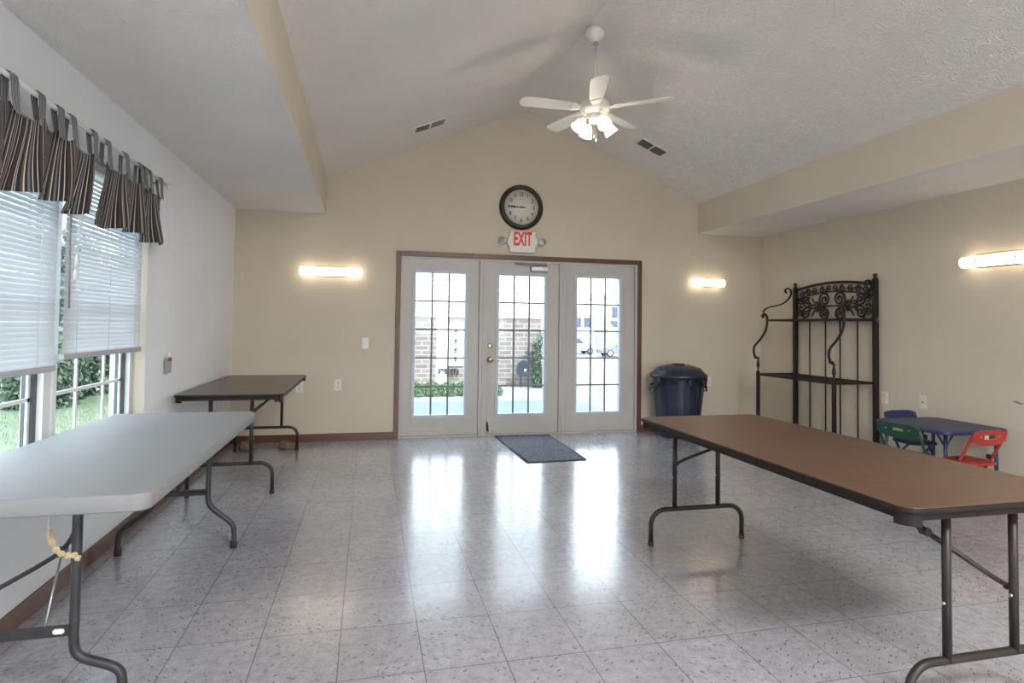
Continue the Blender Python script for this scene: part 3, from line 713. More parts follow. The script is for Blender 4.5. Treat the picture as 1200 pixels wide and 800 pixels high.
# ------------------------------------------------------------------ folding tables
def table_top(root, x0, y0, x1, y1, zt, th, rad, mats, edge_h):
    m = MB(); m.prism(rrect(x0, y0, x1, y1, rad, 8), zt-th, zt, 'z', smooth=True); m.build('tabletop', mats[0], root, bevel=.002)
def ubend(xl, xr, zb, y, r, foot_z=0):
    p = [(xl, y, foot_z)]+[(xl+r-r*math.cos(t), y, zb-r+r*math.sin(t)) for t in (PI/2*i/8 for i in range(9))]
    q = [(xr, y, foot_z)]+[(xr-r+r*math.cos(t), y, zb-r+r*math.sin(t)) for t in (PI/2*i/8 for i in range(9))]
    return p+q[::-1]
def brown_table(label, x0, y0, x1, y1, zt, legs, mat, px, fx, zb, brace_side):
    """legs: y of each leg frame; px: x of the two posts; fx: x of the two feet"""
    r = thing('folding_table', label, 'table', ((x0+x1)/2, (y0+y1)/2, 0)); ox, oy = (x0+x1)/2, (y0+y1)/2
    X0, X1, Y0, Y1 = x0-ox, x1-ox, y0-oy, y1-oy
    table_top(r, X0+.003, Y0+.003, X1-.003, Y1-.003, zt, .004, .055, [mat], 0)
    m = MB(); m.prism(rrect(X0, Y0, X1, Y1, .057, 8), zt-.020, zt-.0035, 'z', smooth=True); m.build('edge_band', M['edge'], r, bevel=.004)
    m = MB(); i = .022
    m.box((X0+i, Y0+.06, zt-.045), (X0+i+.012, Y1-.06, zt-.020)); m.box((X1-i-.012, Y0+.06, zt-.045), (X1-i, Y1-.06, zt-.020))
    m.box((X0+.06, Y0+i, zt-.045), (X1-.06, Y0+i+.012, zt-.020)); m.box((X0+.06, Y1-i-.012, zt-.045), (X1-.06, Y1-i, zt-.020))
    for (cx, cy, a0) in ((X0+.06, Y0+.06, PI), (X1-.06, Y0+.06, 1.5*PI), (X1-.06, Y1-.06, 0), (X0+.06, Y1-.06, PI/2)):
        o = arc(cx, cy, .052, a0, a0+PI/2, 6); inn = arc(cx, cy, .036, a0, a0+PI/2, 6)[::-1]; m.prism(o+inn, zt-.058, zt-.020, 'z')
    m.build('apron_rail', M['edge'], r)
    PX, FXs, BS = px, fx, brace_side
    for n, ly in enumerate(legs):
        px, fx, brace_side = PX[n], FXs[n], BS[n]
        y = ly-oy; rt = .0135; s = 1 if y < 0 else -1
        lf = MB()
        for x in px: lf.tube([(x-ox, y, zb-.004), (x-ox, y, zt-.030)], rt, 14)
        lf.tube([(px[0]-ox-.05, y, zt-.034), (px[1]-ox+.05, y, zt-.034)], .010, 10)
        leg = lf.build('leg_frame', M['frame_brown'], r)
        m = MB(); m.tube(ubend(fx[0]-ox, fx[1]-ox, zb, y, .085, .012), rt, 14); m.build('floor_bar', M['frame_brown'], r)
        for x in fx: MB().lathe([(.0155, 0), (.0165, .006), (.0150, .028)], (x-ox, y, 0), 14).build('rubber_foot', M['rubber'], r)
        # folding brace from one post up and inward to the underside
        m = MB(); xp = (px[0] if brace_side < 0 else px[1])-ox; xc = (px[1] if brace_side < 0 else px[0])-ox; zmid = zt-.32 if n == 0 else zt-.26
        m.tube([(xc, y+s*.016, zmid), (xc+(xp-xc)*.15, y+s*.030, zmid+.025), (xp, y+s*.075, zt-.14)], .0085, 8)
        m.tube([(xp, y+s*.075, zt-.14), (xp+brace_side*.05, y+s*.095, zt-.095)], .012, 8); m.tube([(xp+brace_side*.05, y+s*.095, zt-.095), (xp+brace_side*.13, y+s*.13, zt-.030)], .0095, 8)
        m.lathe([(.014, -.014), (.014, .014)], (xp, y+s*.075, zt-.14), 10, 'y')
        m.build('folding_brace', M['frame_brown'], r)
        MB().lathe([(.010, -.012), (.010, .012)], (xc, y+s*.016, zmid), 12, 'x').build('pivot', M['frame_brown'], r)
        for x in px: MB().lathe([(.006, -.0175), (.006, .0175)], (x-ox, y, zb+.18), 10, 'x').build('rivet', M['steel'], r)
    return r
brown_table('long walnut-topped folding table with dark legs at the front right', 2.922, -5.225, 3.700, -3.412, .720, (-5.12, -3.50), M['walnut'], [(3.182, 3.458), (3.115, 3.395)], [(3.03, 3.61), (2.965, 3.555)], .198, (-1, 1))
brown_table('brown-topped folding table standing in the far left corner', .035, -2.045, .772, -.330, .730, (-1.985, -.415), M['walnut_y'], [(.275, .553)]*2, [(.135, .703)]*2, .225, (1, -1))

# white moulded table
wt = thing('folding_table', 'white plastic folding table with grey legs below the window', 'table', (.37, -3.80, 0)); ox, oy = .37, -3.80
M['hdpe'] = simple('white_plastic_top', (.245, .248, .25), .55, var=.03, vscale=2.5, bmp=.25, bscale=260)
m = MB(); m.prism(rrect(.002-ox, -4.672-oy, .737-ox, -2.925-oy, .045, 8), .676, .730, 'z', smooth=True); m.build('tabletop', M['hdpe'], wt, bevel=.007)
for sx in (-.29, .26): MB().box((sx, -.76, .662), (sx+.03, .76, .680)).build('side_rail', M['frame_grey'], wt)
def white_leg(y, xl, xr, fl, fr, zb, s):
    rt = .0145
    m = MB()
    for xp, xf in ((xl, fl), (xr, fr)):
        m.tube(smooth_path([(xf-ox, y, .012), (xf-ox, y, .09), (xf-ox-(xf-xp)*.14, y, .14), (xp-ox+(xf-xp)*.14, y, zb-.085), (xp-ox, y, zb-.03), (xp-ox, y, zb+.05), (xp-ox, y, .675)], 6), rt, 14)
    m.build('leg_frame', M['frame_grey'], wt)
    m = MB(); m.box((xl-ox, y-.009, zb-.016), (xr-ox, y+.009, zb+.016), bev=.004); m.build('cross_bar', M['frame_grey'], wt)
    for x in (fl, fr): MB().lathe([(.018, 0), (.018, .035), (.0155, .040)], (x-ox, y, 0), 14).build('rubber_foot', M['rubber'], wt)
    return m
yn, yf = -4.50-oy, -3.07-oy
white_leg(yn, .21, .485, .07, .625, .272, 1); white_leg(yf, .255, .528, .095, .664, .312, -1)
m = MB(); m.tube([(.485-ox, yn+.012, .60), (.425-ox, yn+.10, .52), (.385-ox, yn+.14, .475)], .008, 8)
m.lathe([(.018, -.012), (.018, .012)], (.385-ox, yn+.14, .470), 12, 'x')
m.tube([(.385-ox, yn+.14, .470), (.28-ox, yn+.20, .40), (.12-ox, yn+.30, .30)], .008, 8)
m.build('folding_brace', M['frame_grey'], wt)
MB().tube([(.392-ox, yn+.12, .465), (.398-ox, yn+.05, .36), (.405-ox, yn+.0, .285)], .0035, 6).build('lock_rod', M['steel'], wt)
m = MB(); m.tube([(.30-ox, yf-.0, .315), (.42-ox, yf-.16, .37), (.50-ox, yf-.45, .675)], .008, 8); m.tube([(.528-ox, yf, .315), (.40-ox, yf-.10, .345), (.30-ox, yf-.32, .40)], .008, 8)
m.build('folding_brace', M['frame_grey'], wt)
m = MB(); m.prism(rrect(.43-ox, .266, .462-ox, .282, .0075, 5), yn-.0105, yn-.0088, 'y'); m.build('slot_hole', M['plastic_w'], wt)
# tape and tie tangled on the near leg
tp = thing('tape_scrap', 'yellowed twist of tape hanging on the near leg of the white table', 'tape', (.47, -4.50, .52))
m = MB()
pp = smooth_path([(-.055, -.02, .075), (-.045, -.022, .035), (-.028, -.020, .005), (-.005, -.020, -.008), (.018, -.016, -.012), (.022, -.006, -.030)], 5)
m.tube(pp, [.0045+.0065*abs(math.sin(i*.9)) for i in range(len(pp))], 5, smooth=False); m.build('tape_twist', M['tape'], tp)
MB().tube([(-.052, -.020, .11), (-.055, -.024, .09), (-.050, -.02, .07)], .003, 6, flat=(.007, .0015, (0, 1, 0))).build('tape_end', M['zip'], tp)

# ------------------------------------------------------------------ bakers rack
XB = 6.205
rk = thing('bakers_rack', 'dark wrought iron rack with scrolled back standing against the right wall', 'rack', (XB, -1.24, 0)); oy = -1.24
def RP(pts): return [(p[0]-XB, p[1]-oy, p[2]) for p in pts]
YA, YB_ = -.685, -1.815
for y, zt in ((YA, 1.735), (YB_, 1.755)):
    m = MB(); m.box((-.020, y-oy-.022, 0), (.020, y-oy+.022, zt), bev=.003)
    post = m.build('back_post', M['iron'], rk)
    MB().lathe([(.024, zt), (.024, zt+.010), (.010, zt+.018), (.013, zt+.024), (.022, zt+.036), (.018, zt+.052), (.0001, zt+.060)], (0, y-oy, 0), 14).build('finial', M['iron'], post)
XFp = 5.735-XB
for y in (-.65, -1.80):
    yy = y-oy
    m = MB(); m.box((XFp-.016, yy-.016, 0), (XFp+.016, yy+.016, .76), bev=.003); m.build('front_post', M['iron'], rk)
    MB().lathe([(.018, .755), (.018, .768), (.008, .778), (.010, .80), (.018, .83), (.017, .86), (.008, .90), (.016, .912), (.016, .922), (.006, .93)], (XFp, yy, 0), 14).build('turned_collar', M['iron'], rk)
    dz = 0 if y > -1 else .012
    P0 = [(5.722, .930), (5.700, .918), (5.690, .945), (5.678, .985), (5.690, 1.055), (5.775, 1.147), (5.838, 1.250), (5.854, 1.355), (5.845, 1.405), (5.815, 1.430), (5.790, 1.405), (5.800, 1.380)]
    m = MB(); m.tube(smooth_path([(a-XB, yy, b+dz) for a, b in P0], 5), .008, 8, flat=(.018, .010, (0, 1, 0))); m.build('side_scroll', M['iron'], rk)
    P1 = [(5.800, 1.445), (5.820, 1.475), (5.880, 1.505), (5.960, 1.522), (6.060, 1.550), (6.135, 1.600), (6.175, 1.665), (6.165, 1.715), (6.120, 1.730), (6.095, 1.700), (6.115, 1.675)]
    m = MB(); m.tube(smooth_path([(a-XB, yy, b+dz) for a, b in P1], 5), .008, 8, flat=(.017, .008, (0, 1, 0))); m.build('upper_scroll', M['iron'], rk)
    MB().lathe([(.0001, -.02), (.017, -.010), (.017, .010), (.0001, .02)], (5.800-XB, yy, 1.40+dz), 12, 'y').build('scroll_ball', M['iron'], rk)
def shelf(z, xf, yl, yr, name):
    m = MB(); a, b = yl-oy, yr-oy
    m.box((xf-.010, b, z-.014), (xf+.010, a, z+.010)); m.box((xf+.010, a-.020, z-.014), (0, a, z+.010)); m.box((xf+.010, b, z-.014), (0, b+.020, z+.010)); m.box((-.025, b+.02, z-.012), (-.005, a-.02, z+.008))
    s = m.build(name, M['iron'], rk)
    m = MB(); n = int((a-b)/.032)
    for i in range(1, n): y = b+(a-b)*i/n; m.box((xf+.010, y-.004, z-.004), (-.02, y+.004, z+.002))
    m.build('shelf_bars', M['iron'], s)
shelf(1.355, 5.855-XB, -.65, -1.80, 'upper_shelf'); shelf(.735, XFp, -.65, -1.80, 'lower_shelf'); shelf(.14, XFp, -.65, -1.80, 'bottom_shelf')
for y in (-.918, -1.156, -1.362, -1.593):
    MB().tube([(0, y-oy, .14), (0, y-oy, 1.36)], .0075, 8).build('back_bar', M['iron'], rk)
# arched top and scrollwork (in the y-z plane)
ym = (YA+YB_)/2-oy; hw = (YA-YB_)/2-.02
def arch(t): return 1.705+.055*(1-t*t)
m = MB()
m.tube([(0, ym+hw*t, arch(t)) for t in [i/12-1 for i in range(25)]], .010, 8, flat=(.010, .014, (1, 0, 0)))
m.tube([(0, ym+hw*t, arch(t)-.095-.012*abs(t)) for t in [i/12-1 for i in range(25)]], .007, 8)
m.tube([(0, ym-hw, 1.362), (0, ym+hw, 1.362)], .009, 8); m.build('crest_rail', M['iron'], rk)
def spiral(cy, cz, r0, turns, a0, sgn):
    n = int(14*turns); return [(cy+r0*(1-.86*i/n)*math.cos(a0+sgn*2*PI*turns*i/n), cz+r0*(1-.86*i/n)*math.sin(a0+sgn*2*PI*turns*i/n)) for i in range(n+1)]
m = MB()
def sc(pts, r=.0065): m.tube([(0, ym+p[0], p[1]) for p in pts], r*1.32, 7)
for s in (-1, 1):
    F = lambda L_: [(s*a, b) for a, b in L_]
    # big centre spirals, upper and lower pair
    for cz, up in ((1.580, 1), (1.435, -1)):
        a = spiral(.105, cz, .088 if up > 0 else .078, 1.9, -up*PI/2, 1*up)
        sc(F(a), .008)
        # sweep from that spiral outwards to a side spiral
        e = a[0]; tgt = spiral(.385, 1.435 if up > 0 else 1.575, .062, 1.6, up*PI/2, -1*up)
        mid = smooth_path([(e[0], e[1], 0), (.205, e[1]+up*.012, 0), (.285, 1.508+up*.02, 0), (tgt[0][0], tgt[0][1], 0)], 6)
        sc(F([(p[0], p[1]) for p in mid]+tgt), .0068)
        sc(F(spiral(.475, cz, .045, 1.3, PI, up)), .006)
    sc(F([(.0, 1.51), (.06, 1.508), (.16, 1.508), (.25, 1.545), (.29, 1.60)]), .006)
    sc(F([(.16, 1.508), (.25, 1.47), (.30, 1.40)]), .006)
    sc(F([(.42, 1.37), (.47, 1.46), (.52, 1.50)]), .006); sc(F([(.33, 1.615), (.43, 1.56), (.52, 1.60)]), .006)
    # small spirals of the upper band
    for k, (y, z, a0, sg) in enumerate(((.045, 1.700, -PI/2, 1), (.150, 1.692, PI/2, 1), (.255, 1.688, -PI/2, -1), (.350, 1.676, PI/2, -1), (.445, 1.660, -PI/2, 1))):
        sc(F(spiral(y, z, (.038), 1.5, a0, sg)), .0052)
    sc(F([(.045, 1.666), (.10, 1.675), (.150, 1.726)]), .005); sc(F([(.255, 1.654), (.30, 1.68), (.350, 1.71)]), .005); sc(F([(.35, 1.71), (.40, 1.68), (.445, 1.626), (.51, 1.64)]), .005)
m.build('scrollwork', M['iron'], rk)
m = MB()
for s in (-1, 1):
    for (y, z, a) in ((.215, 1.545, 1.0), (.215, 1.470, -1.0), (.335, 1.535, 1.3), (.335, 1.470, -1.3), (.475, 1.51, .3)):
        c, q = math.cos(a), math.sin(a); pts = []
        for i in range(12):
            t = 2*PI*i/12; u, v = .030*math.cos(t), .013*math.sin(t)*(1.1-math.cos(t)*.4); pts.append((ym+s*(y+u*c-v*q), z+u*q+v*c))
        m.prism(pts, -.006, .006, 'x')
m.build('scroll_leaves', M['iron'], rk)
m = MB(); m.tube([(-.005, YB_-oy-.03, 1.372), (-.015, YB_-oy-.055, 1.385), (-.015, YB_-oy-.08, 1.36)], .005, 6); m.tube([(-.005, YB_-oy-.03, 1.350), (-.015, YB_-oy-.05, 1.335)], .005, 6); m.lathe([(.010, -.02), (.010, .02)], (0, YB_-oy-.04, 1.36), 8, 'y'); m.build('wing_bolt', M['steel'], rk)

# ------------------------------------------------------------------ trash can
tc = thing('trash_can', 'navy lidded trash can with liner edges showing, by the doors', 'trash can', (4.885, -.36, 0))
prof = [(.215, .0), (.222, .004), (.262, .40), (.288, .655), (.292, .668), (.298, .690), (.290, .695)]
m = MB(); m.lathe([(.0001, 0)]+prof+[(.278, .690), (.250, .40)], seg=40); m.build('can_body', M['trash'], tc)
m = MB()
for k in range(10):
    a = 2*PI*k/10+.15; R3 = Matrix.Rotation(a, 4, 'Z') @ Matrix.Translation((.2485, 0, .34)) @ Matrix.Rotation(math.radians(6.2), 4, 'Y')
    b_ = MB(); b_.box((-.008, -.036, -.26), (.012, .036, .26), bev=.006)
    bmesh.ops.transform(b_.bm, matrix=R3, verts=b_.bm.verts[:]); me = bpy.data.meshes.new('t'); b_.bm.to_mesh(me); m.bm.from_mesh(me); b_.bm.free()
m.build('body_ribs', M['trash'], tc)
m = MB(); m.lathe([(.312, .672), (.322, .690), (.325, .712), (.316, .722), (.296, .730), (.285, .748), (.255, .778), (.19, .806), (.10, .820), (.0001, .822)], seg=44)
lid = m.build('lid', M['trash'], tc)
m = MB()
for k in range(6): a = PI/6+k*PI/3; m.tube([(.10*math.cos(a), .10*math.sin(a), .8195), (.25*math.cos(a), .25*math.sin(a), .780)], .008, 6)
m.lathe([(.075, .818), (.080, .834), (.055, .838), (.0001, .838)], seg=20); m.build('lid_ribs', M['trash'], lid)
for s in (-1, 1):
    x = s*.285
    m = MB(); m.tube([(x, -.065, .60), (x+s*.035, -.065, .60), (x+s*.045, -.06, .52), (x+s*.045, .06, .52), (x+s*.035, .065, .60), (x, .065, .60)], .010, 8)
    m.tube([(x+s*.040, -.065, .565), (x+s*.04, .065, .565)], .014, 8); m.build('handle', M['black'], tc)
for k, (a, l) in enumerate(((-2.75, .15), (-2.2, .09), (-1.55, .14), (-1.1, .12), (-.5, .17))):
    m = MB(); n = 7; g = []
    for i in range(n+1):
        aa = a+(i/n-.5)*.42; row = []
        for j in range(5):
            s = j/4; ln = l*(1-abs(i/n-.5)*1.4); r_ = .322-.022*s+.008*math.sin(i*2.1+j); row.append(m.bm.verts.new((r_*math.cos(aa), r_*math.sin(aa), .695-ln*s)))
        g.append(row)
    for p, q in zip(g, g[1:]):
        for j in range(4): m.bm.faces.new((p[j], p[j+1], q[j+1], q[j])).smooth = True
    m.build('liner_edge', M['bag'], tc)

# ------------------------------------------------------------------ door mat
m = MB(); m.prism([(2.785, -.045), (3.395, -.060), (3.372, -1.36), (2.805, -1.375)][::-1], .0005, .008, 'z'); dm = thing('door_mat', 'grey ribbed door mat on the floor before the middle door', 'mat', (0, 0, 0)); m.build('mat_pile', M['mat'], dm)
m = MB(); pr = [(2.785, -.045), (3.395, -.060), (3.372, -1.36), (2.805, -1.375)]
for a, b in zip(pr, pr[1:]+pr[:1]): m.tube([(a[0], a[1], .006), (b[0], b[1], .006)], .009, 6, flat=(.004, .014, (0, 0, 1)))
M['navyrub'] = simple('mat_border_rubber', (.05, .06, .085), .7); m.build('mat_border', M['navyrub'], dm)

# stones under the far table
def stone(label, loc, s, seed):
    bm = bmesh.new(); bmesh.ops.create_icosphere(bm, subdivisions=3, radius=1); rnd = random.Random(seed); ph = [rnd.random()*6 for _ in range(6)]
    for v in bm.verts:
        k = 1+.12*math.sin(3*v.co.x+ph[0])*math.cos(2.5*v.co.y+ph[1])+.08*math.sin(5*v.co.z+ph[2]+2*v.co.x)
        v.co *= k; v.co.z = max(v.co.z, -.62); v.co = Vector((v.co.x*s[0], v.co.y*s[1], (v.co.z+.62)*s[2]))
    for f in bm.faces: f.smooth = True
    m = MB(); m.bm.free(); m.bm = bm; o = m.build('stone', M['rock'], None); o.location = loc; return tag(o, label, 'stone')
stone('rounded tan stone by the left foot of the far brown table', (.235, -.36, 0), (.085, .07, .062), 2)
stone('flat mottled stone by the right foot of the far brown table', (.605, -.34, 0), (.095, .065, .048), 5)

# ------------------------------------------------------------------ children's table and chairs
kt = thing('play_table', 'small navy blue childrens table with rounded corners against the right wall', 'table', (5.878, -2.76, 0))
m = MB(); m.prism(rrect(-.325, -.335, .325, .335, .10, 8), .480, .500, 'z', smooth=True); m.build('tabletop', M['bluetop'], kt, bevel=.004)
m = MB(); m.prism(rrect(-.330, -.340, .330, .340, .104, 8), .470, .492, 'z', smooth=True); m.build('edge_band', M['blue'], kt, bevel=.004)
for sx in (-1, 1):
    for sy in (-1, 1):
        m = MB(); m.tube([(sx*.245, sy*.265, .47), (sx*.245, sy*.265, .012)], .0135, 12)
        m.tube([(sx*.245, sy*.265, .37), (sx*.17, sy*.265, .468)], .007, 8); m.tube([(sx*.245, sy*.265, .37), (sx*.245, sy*.19, .468)], .007, 8)
        lg = m.build('leg', M['blue'], kt); MB().lathe([(.016, 0), (.016, .02), (.014, .024)], (sx*.245, sy*.265, 0), 12).build('rubber_foot', M['rubber'], lg)

def kid_chair(label, loc, rz, mat, padmat, card=False, slot=True):
    """faces +y, seat centre at origin"""
    r = thing('folding_chair', label, 'chair', loc, rz)
    hw = .150; m = MB()
    # long frame: front feet -> past the seat -> up to the back
    for s in (-1, 1): m.tube(smooth_path([(s*hw, .150, .010), (s*hw, .030, .21), (s*hw, -.075, .39), (s*hw*.98, -.130, .500), (s*hw*.93, -.145, .535)], 4), .0100, 10)
    m.build('long_frame', mat, r)
    m = MB()
    for s in (-1, 1): m.tube([(s*(hw-.022), .085, .300), (s*(hw-.022), -.06, .16), (s*(hw-.022), -.185, .010)], .0095, 10)
    m.tube([(-hw+.022, -.15, .05), (hw-.022, -.15, .05)], .007, 8); m.build('rear_leg', mat, r)
    # seat: rim and pad
    m = MB(); m.prism(rrect(-.125, -.115, .125, .135, .04, 6), .292, .312, 'z', smooth=True); st = m.build('seat', mat, r, bevel=.005)
    m = MB(); m.prism(rrect(-.105, -.095, .105, .115, .03, 6), .312, .318, 'z', smooth=True); m.build('seat_pad', padmat, st, bevel=.002)
    # back panel: top rolled, lower edge bowed down, with a hand slot
    m = MB(); nx, pts = 14, []
    up = [(-.155+.31*i/nx, .550-.018*abs(-1+2*i/nx)**4) for i in range(nx+1)]
    lo = [(.155-.31*i/nx, .450-.012*math.cos((-1+2*i/nx)*PI/2)+.020*abs(-1+2*i/nx)**3) for i in range(nx+1)]
    # slot as a bridge of quads: build left, right, above and below the slot
    sx, sz0, sz1 = .040, .493, .515
    def ztop(x): return .550-.018*abs(x/.155)**4
    def zbot(x): return .450-.012*math.cos(x/.155*PI/2)+.020*abs(x/.155)**3
    th = .012
    def yy(z): return -.128-(z-.45)*.16
    def strip(xa, xb, fa, fb, n):
        for i in range(n):
            x0 = xa+(xb-xa)*i/n; x1 = xa+(xb-xa)*(i+1)/n
            q = [(x0, fa(x0)), (x1, fa(x1)), (x1, fb(x1)), (x0, fb(x0))]
            a = [m.bm.verts.new((p[0], yy(p[1])-th/2, p[1])) for p in q]; b = [m.bm.verts.new((p[0], yy(p[1])+th/2, p[1])) for p in q]
            m.bm.faces.new(a); m.bm.faces.new(b[::-1])
            for k in range(4): m.bm.faces.new((a[k], a[(k+1) % 4], b[(k+1) % 4], b[k]))
    if not slot: strip(-.158, .158, zbot, ztop, 18)
    else:
      strip(-.158, -sx, zbot, ztop, 7); strip(sx, .158, zbot, ztop, 7); strip(-sx, sx, zbot, lambda x: sz0, 4); strip(-sx, sx, lambda x: sz1, ztop, 4)
    bmesh.ops.remove_doubles(m.bm, verts=m.bm.verts[:], dist=.0004)
    bk = m.build('back_panel', mat, r)
    for s in (-1, 1): MB().lathe([(.006, -.004), (.006, .004)], (s*.085, yy(.505)-.006, .505), 8, 'y').build('rivet', M['steel'], bk)
    if card:
        MB().box((-.052, yy(.505)-.0075, .487), (.052, yy(.505)-.0062, .522)).build('warning_label', M['paper'], bk)
        MB().box((-.012, yy(.505)-.0085, .490), (.048, yy(.505)-.0076, .516)).build('label_print', M['ink'], bk)
    m = MB()
    for s in (-1, 1):
        m = MB(); m.box((s*(hw-.006)-.009, -.045, .318), (s*(hw-.006)+.009, -.010, .352), bev=.004); m.build('hinge_bracket', M['black'], r)
    for s in (-1, 1):
        MB().lathe([(.0125, 0), (.0125, .022)], (s*hw, .150, 0), 10).build('rubber_foot', M['rubber'], r); MB().lathe([(.0125, 0), (.0125, .022)], (s*(hw-.022), -.185, 0), 10).build('rubber_foot', M['rubber'], r)
    return r
kid_chair('green childrens folding chair tucked in beside the dark rack', (5.405, -2.920, 0), -PI/2+.22, M['green'], M['green'])
kid_chair('red childrens folding chair at the near end of the blue table', (5.665, -3.19, 0), .02, M['red'], M['red'], True)
kid_chair('blue childrens folding chair on the far side of the blue table', (5.940, -2.470, 0), PI-.06, M['blue'], M['black'], False, False)

# ------------------------------------------------------------------ outdoors
GZ = -.16
m = MB(); m.prism([(4.9, GZ), (10, GZ), (46, -1.5), (90, -1.5), (90, -3), (4.9, -3)], -60, 90, 'x'); struct(m.build('ground', M['asphalt']), 'sunlit pale pavement beyond the shrubs', 'ground')
m = MB(); m.box((-.2, .165, GZ-.3), (9, 4.9, GZ)); struct(m.build('path', M['concrete']), 'concrete patio outside the doors', 'path')
m = MB(); m.box((-60, -25, GZ-.3), (-.2, 4.9, GZ)); m.box((-60, 4.9, GZ), (-1.2, 14, GZ+.01)); struct(m.build('lawn', M['lawn']), 'green lawn outside the window', 'lawn')
m = MB(); m.box((-60, -90, GZ-.31), (70, -10.2, GZ-.01)); m.box((6.45, -10.2, GZ-.31), (70, 4.9, GZ-.01)); struct(m.build('ground', M['asphalt']), 'ground on the other sides of the hall', 'ground')
m = MB(); m.box((-.65, YF-.9, 4.1), (W+.65, .9, 4.2)); m.box((-.65, YF-.9, 2.45), (-.2, .9, 2.6)) if False else None; struct(m.build('roof', M['roof']), 'roof slab of the hall', 'roof')

# neighbouring brick building seen through the doors
nb = thing('brick_building', 'pale sunlit brick building with white siding across the patio', 'building', (0, 7.0, GZ))
m = MB(); m.box((-.8, 0, 0), (2.88, 6, 1.60)); m.box((3.14, 0, 0), (5.38, 6, 1.60)); m.build('brick_wall', M['brick'], nb)
MB().box((2.88, -.02, 0), (3.14, 6, 1.60)).build('white_pilaster', M['siding'], nb)
m = MB()
for i in range(22): m.box((-3.52, -.012-.012, 1.60+i*.12), (5.40, 6, 1.60+i*.12+.121)) if False else m.prism([(-.03, 1.60+i*.12), (6, 1.60+i*.12), (6, 1.72+i*.12), (-.012, 1.72+i*.12)], -.82, 5.40, 'x')
m.build('siding', M['siding'], nb)
MB().prism([(-.4, 4.24), (6.4, 4.24), (3, 6.2)], -1.1, 5.8, 'x').build('roof', M['roof'], nb)
MB().prism(rrect(3.16, .48, 3.50, 1.42, .01), -.03, 0, 'y').build('meter_board', M['siding'], nb)
for z in (1.28, 1.07, .86, .66):
    m = MB(); m.lathe([(.035, 0), (.035, -.05), (.02, -.06)], (3.32, -.03, z), 14, 'y'); m.box((3.30, -.04, z-.08), (3.34, -.03, z-.05)); m.tube([(3.18, -.035, z), (3.25, -.035, z)], .008, 6); m.build('utility_meter', M['meter'], nb)
m = MB(); m.tube([(2.95, -.06, .30), (2.95, -.06, .42), (3.02, -.06, .40), (3.38, -.06, .40), (3.38, -.06, .28)], .022, 8)
for x in (3.10, 3.18, 3.26, 3.32): m.box((x-.02, -.11, .30), (x+.02, -.04, .43))
m.build('gas_manifold', M['meter'], nb)
# satellite dish
sd = thing('satellite_dish', 'tilted blue-grey satellite dish before the brick wall, seen through the middle door', 'dish', (4.83, 6.75, GZ))
Rd = Euler((math.radians(15), 0, math.radians(20))).to_matrix()
MB().lathe([(.21, -.035), (.205, -.052), (.14, -.020), (.0001, 0), (.0001, .008), (.15, -.010), (.21, -.035)], (0, 0, .47), 28, 'y', rot=Rd, sx=.9).build('reflector', M['dish'], sd)
m = MB(); m.tube([(0, .04, 0), (0, .04, .44)], .02, 8); m.tube([(0, .04, .40), (0, .0, .47)], .015, 8); m.build('mast', M['meter'], sd)
m = MB(); m.tube([(0, -.02, .34), (.02, -.22, .40)], .008, 6); m.box((.0, -.26, .38), (.05, -.20, .44), bev=.006); m.build('feed_arm', M['steel'], sd)

def leaves(m, cx, cy, cz, rx, ry, rz, n, size, rnd, shell=.55):
    for _ in range(n):
        th = rnd.random()*2*PI; ph = math.acos(rnd.uniform(-1, 1)); k = shell+(1-shell)*rnd.random()**.5
        k *= 1+.13*math.sin(4*th+3*ph)
        p = Vector((cx+rx*k*math.sin(ph)*math.cos(th), cy+ry*k*math.sin(ph)*math.sin(th), max(cz+rz*k*math.cos(ph), .01)))
        s = size*rnd.uniform(.6, 1.3); q = Euler((rnd.uniform(0, 6.28), rnd.uniform(0, 6.28), rnd.uniform(0, 6.28))).to_matrix()
        a = [m.bm.verts.new(p+q @ Vector(v)*s) for v in ((-.5, 0, 0), (0, -.28, .05), (.55, 0, 0), (0, .28, .05))]
        m.bm.faces.new(a)
def shrub(name, label, loc, rx, ry, h, n, size, mat, seed, group=None, stems=5):
    rnd = random.Random(seed); r = thing(name, label, 'shrub', loc, 0, group)
    m = MB()
    for k in range(stems):
        a = rnd.random()*6.28; m.tube([(0.03*math.cos(a), .03*math.sin(a), 0), (rx*.3*math.cos(a), ry*.3*math.sin(a), h*.45), (rx*.5*math.cos(a), ry*.5*math.sin(a), h*.8)], [.02*h, .014*h, .006*h], 6)
    m.build('stem', M['bark'], r)
    m = MB(); leaves(m, 0, 0, h*.36, rx, ry, h*.64, n, size, rnd); m.build('foliage', mat, r, recalc=False); return r
nth = ('leftmost', 'second from the left', 'third from the left', 'fourth from the left', 'fifth from the left', 'sixth from the left', 'rightmost and smallest')
for i in range(7):
    shrub('low_shrub', 'low green shrub edging the patio, %s of the row' % nth[i], (1.98+.325*i, 5.25+.012*i, GZ), .175 if i < 6 else .13, .24, .29 if i < 6 else .18, 1300, .045, M['leaf2'], 20+i, 'low shrubs along the patio', 3)
shrub('corner_shrub', 'tall leafy green shrub at the corner of the brick building', (5.30, 6.65, GZ), .26, .26, 1.30, 2400, .06, M['leaf'], 40)

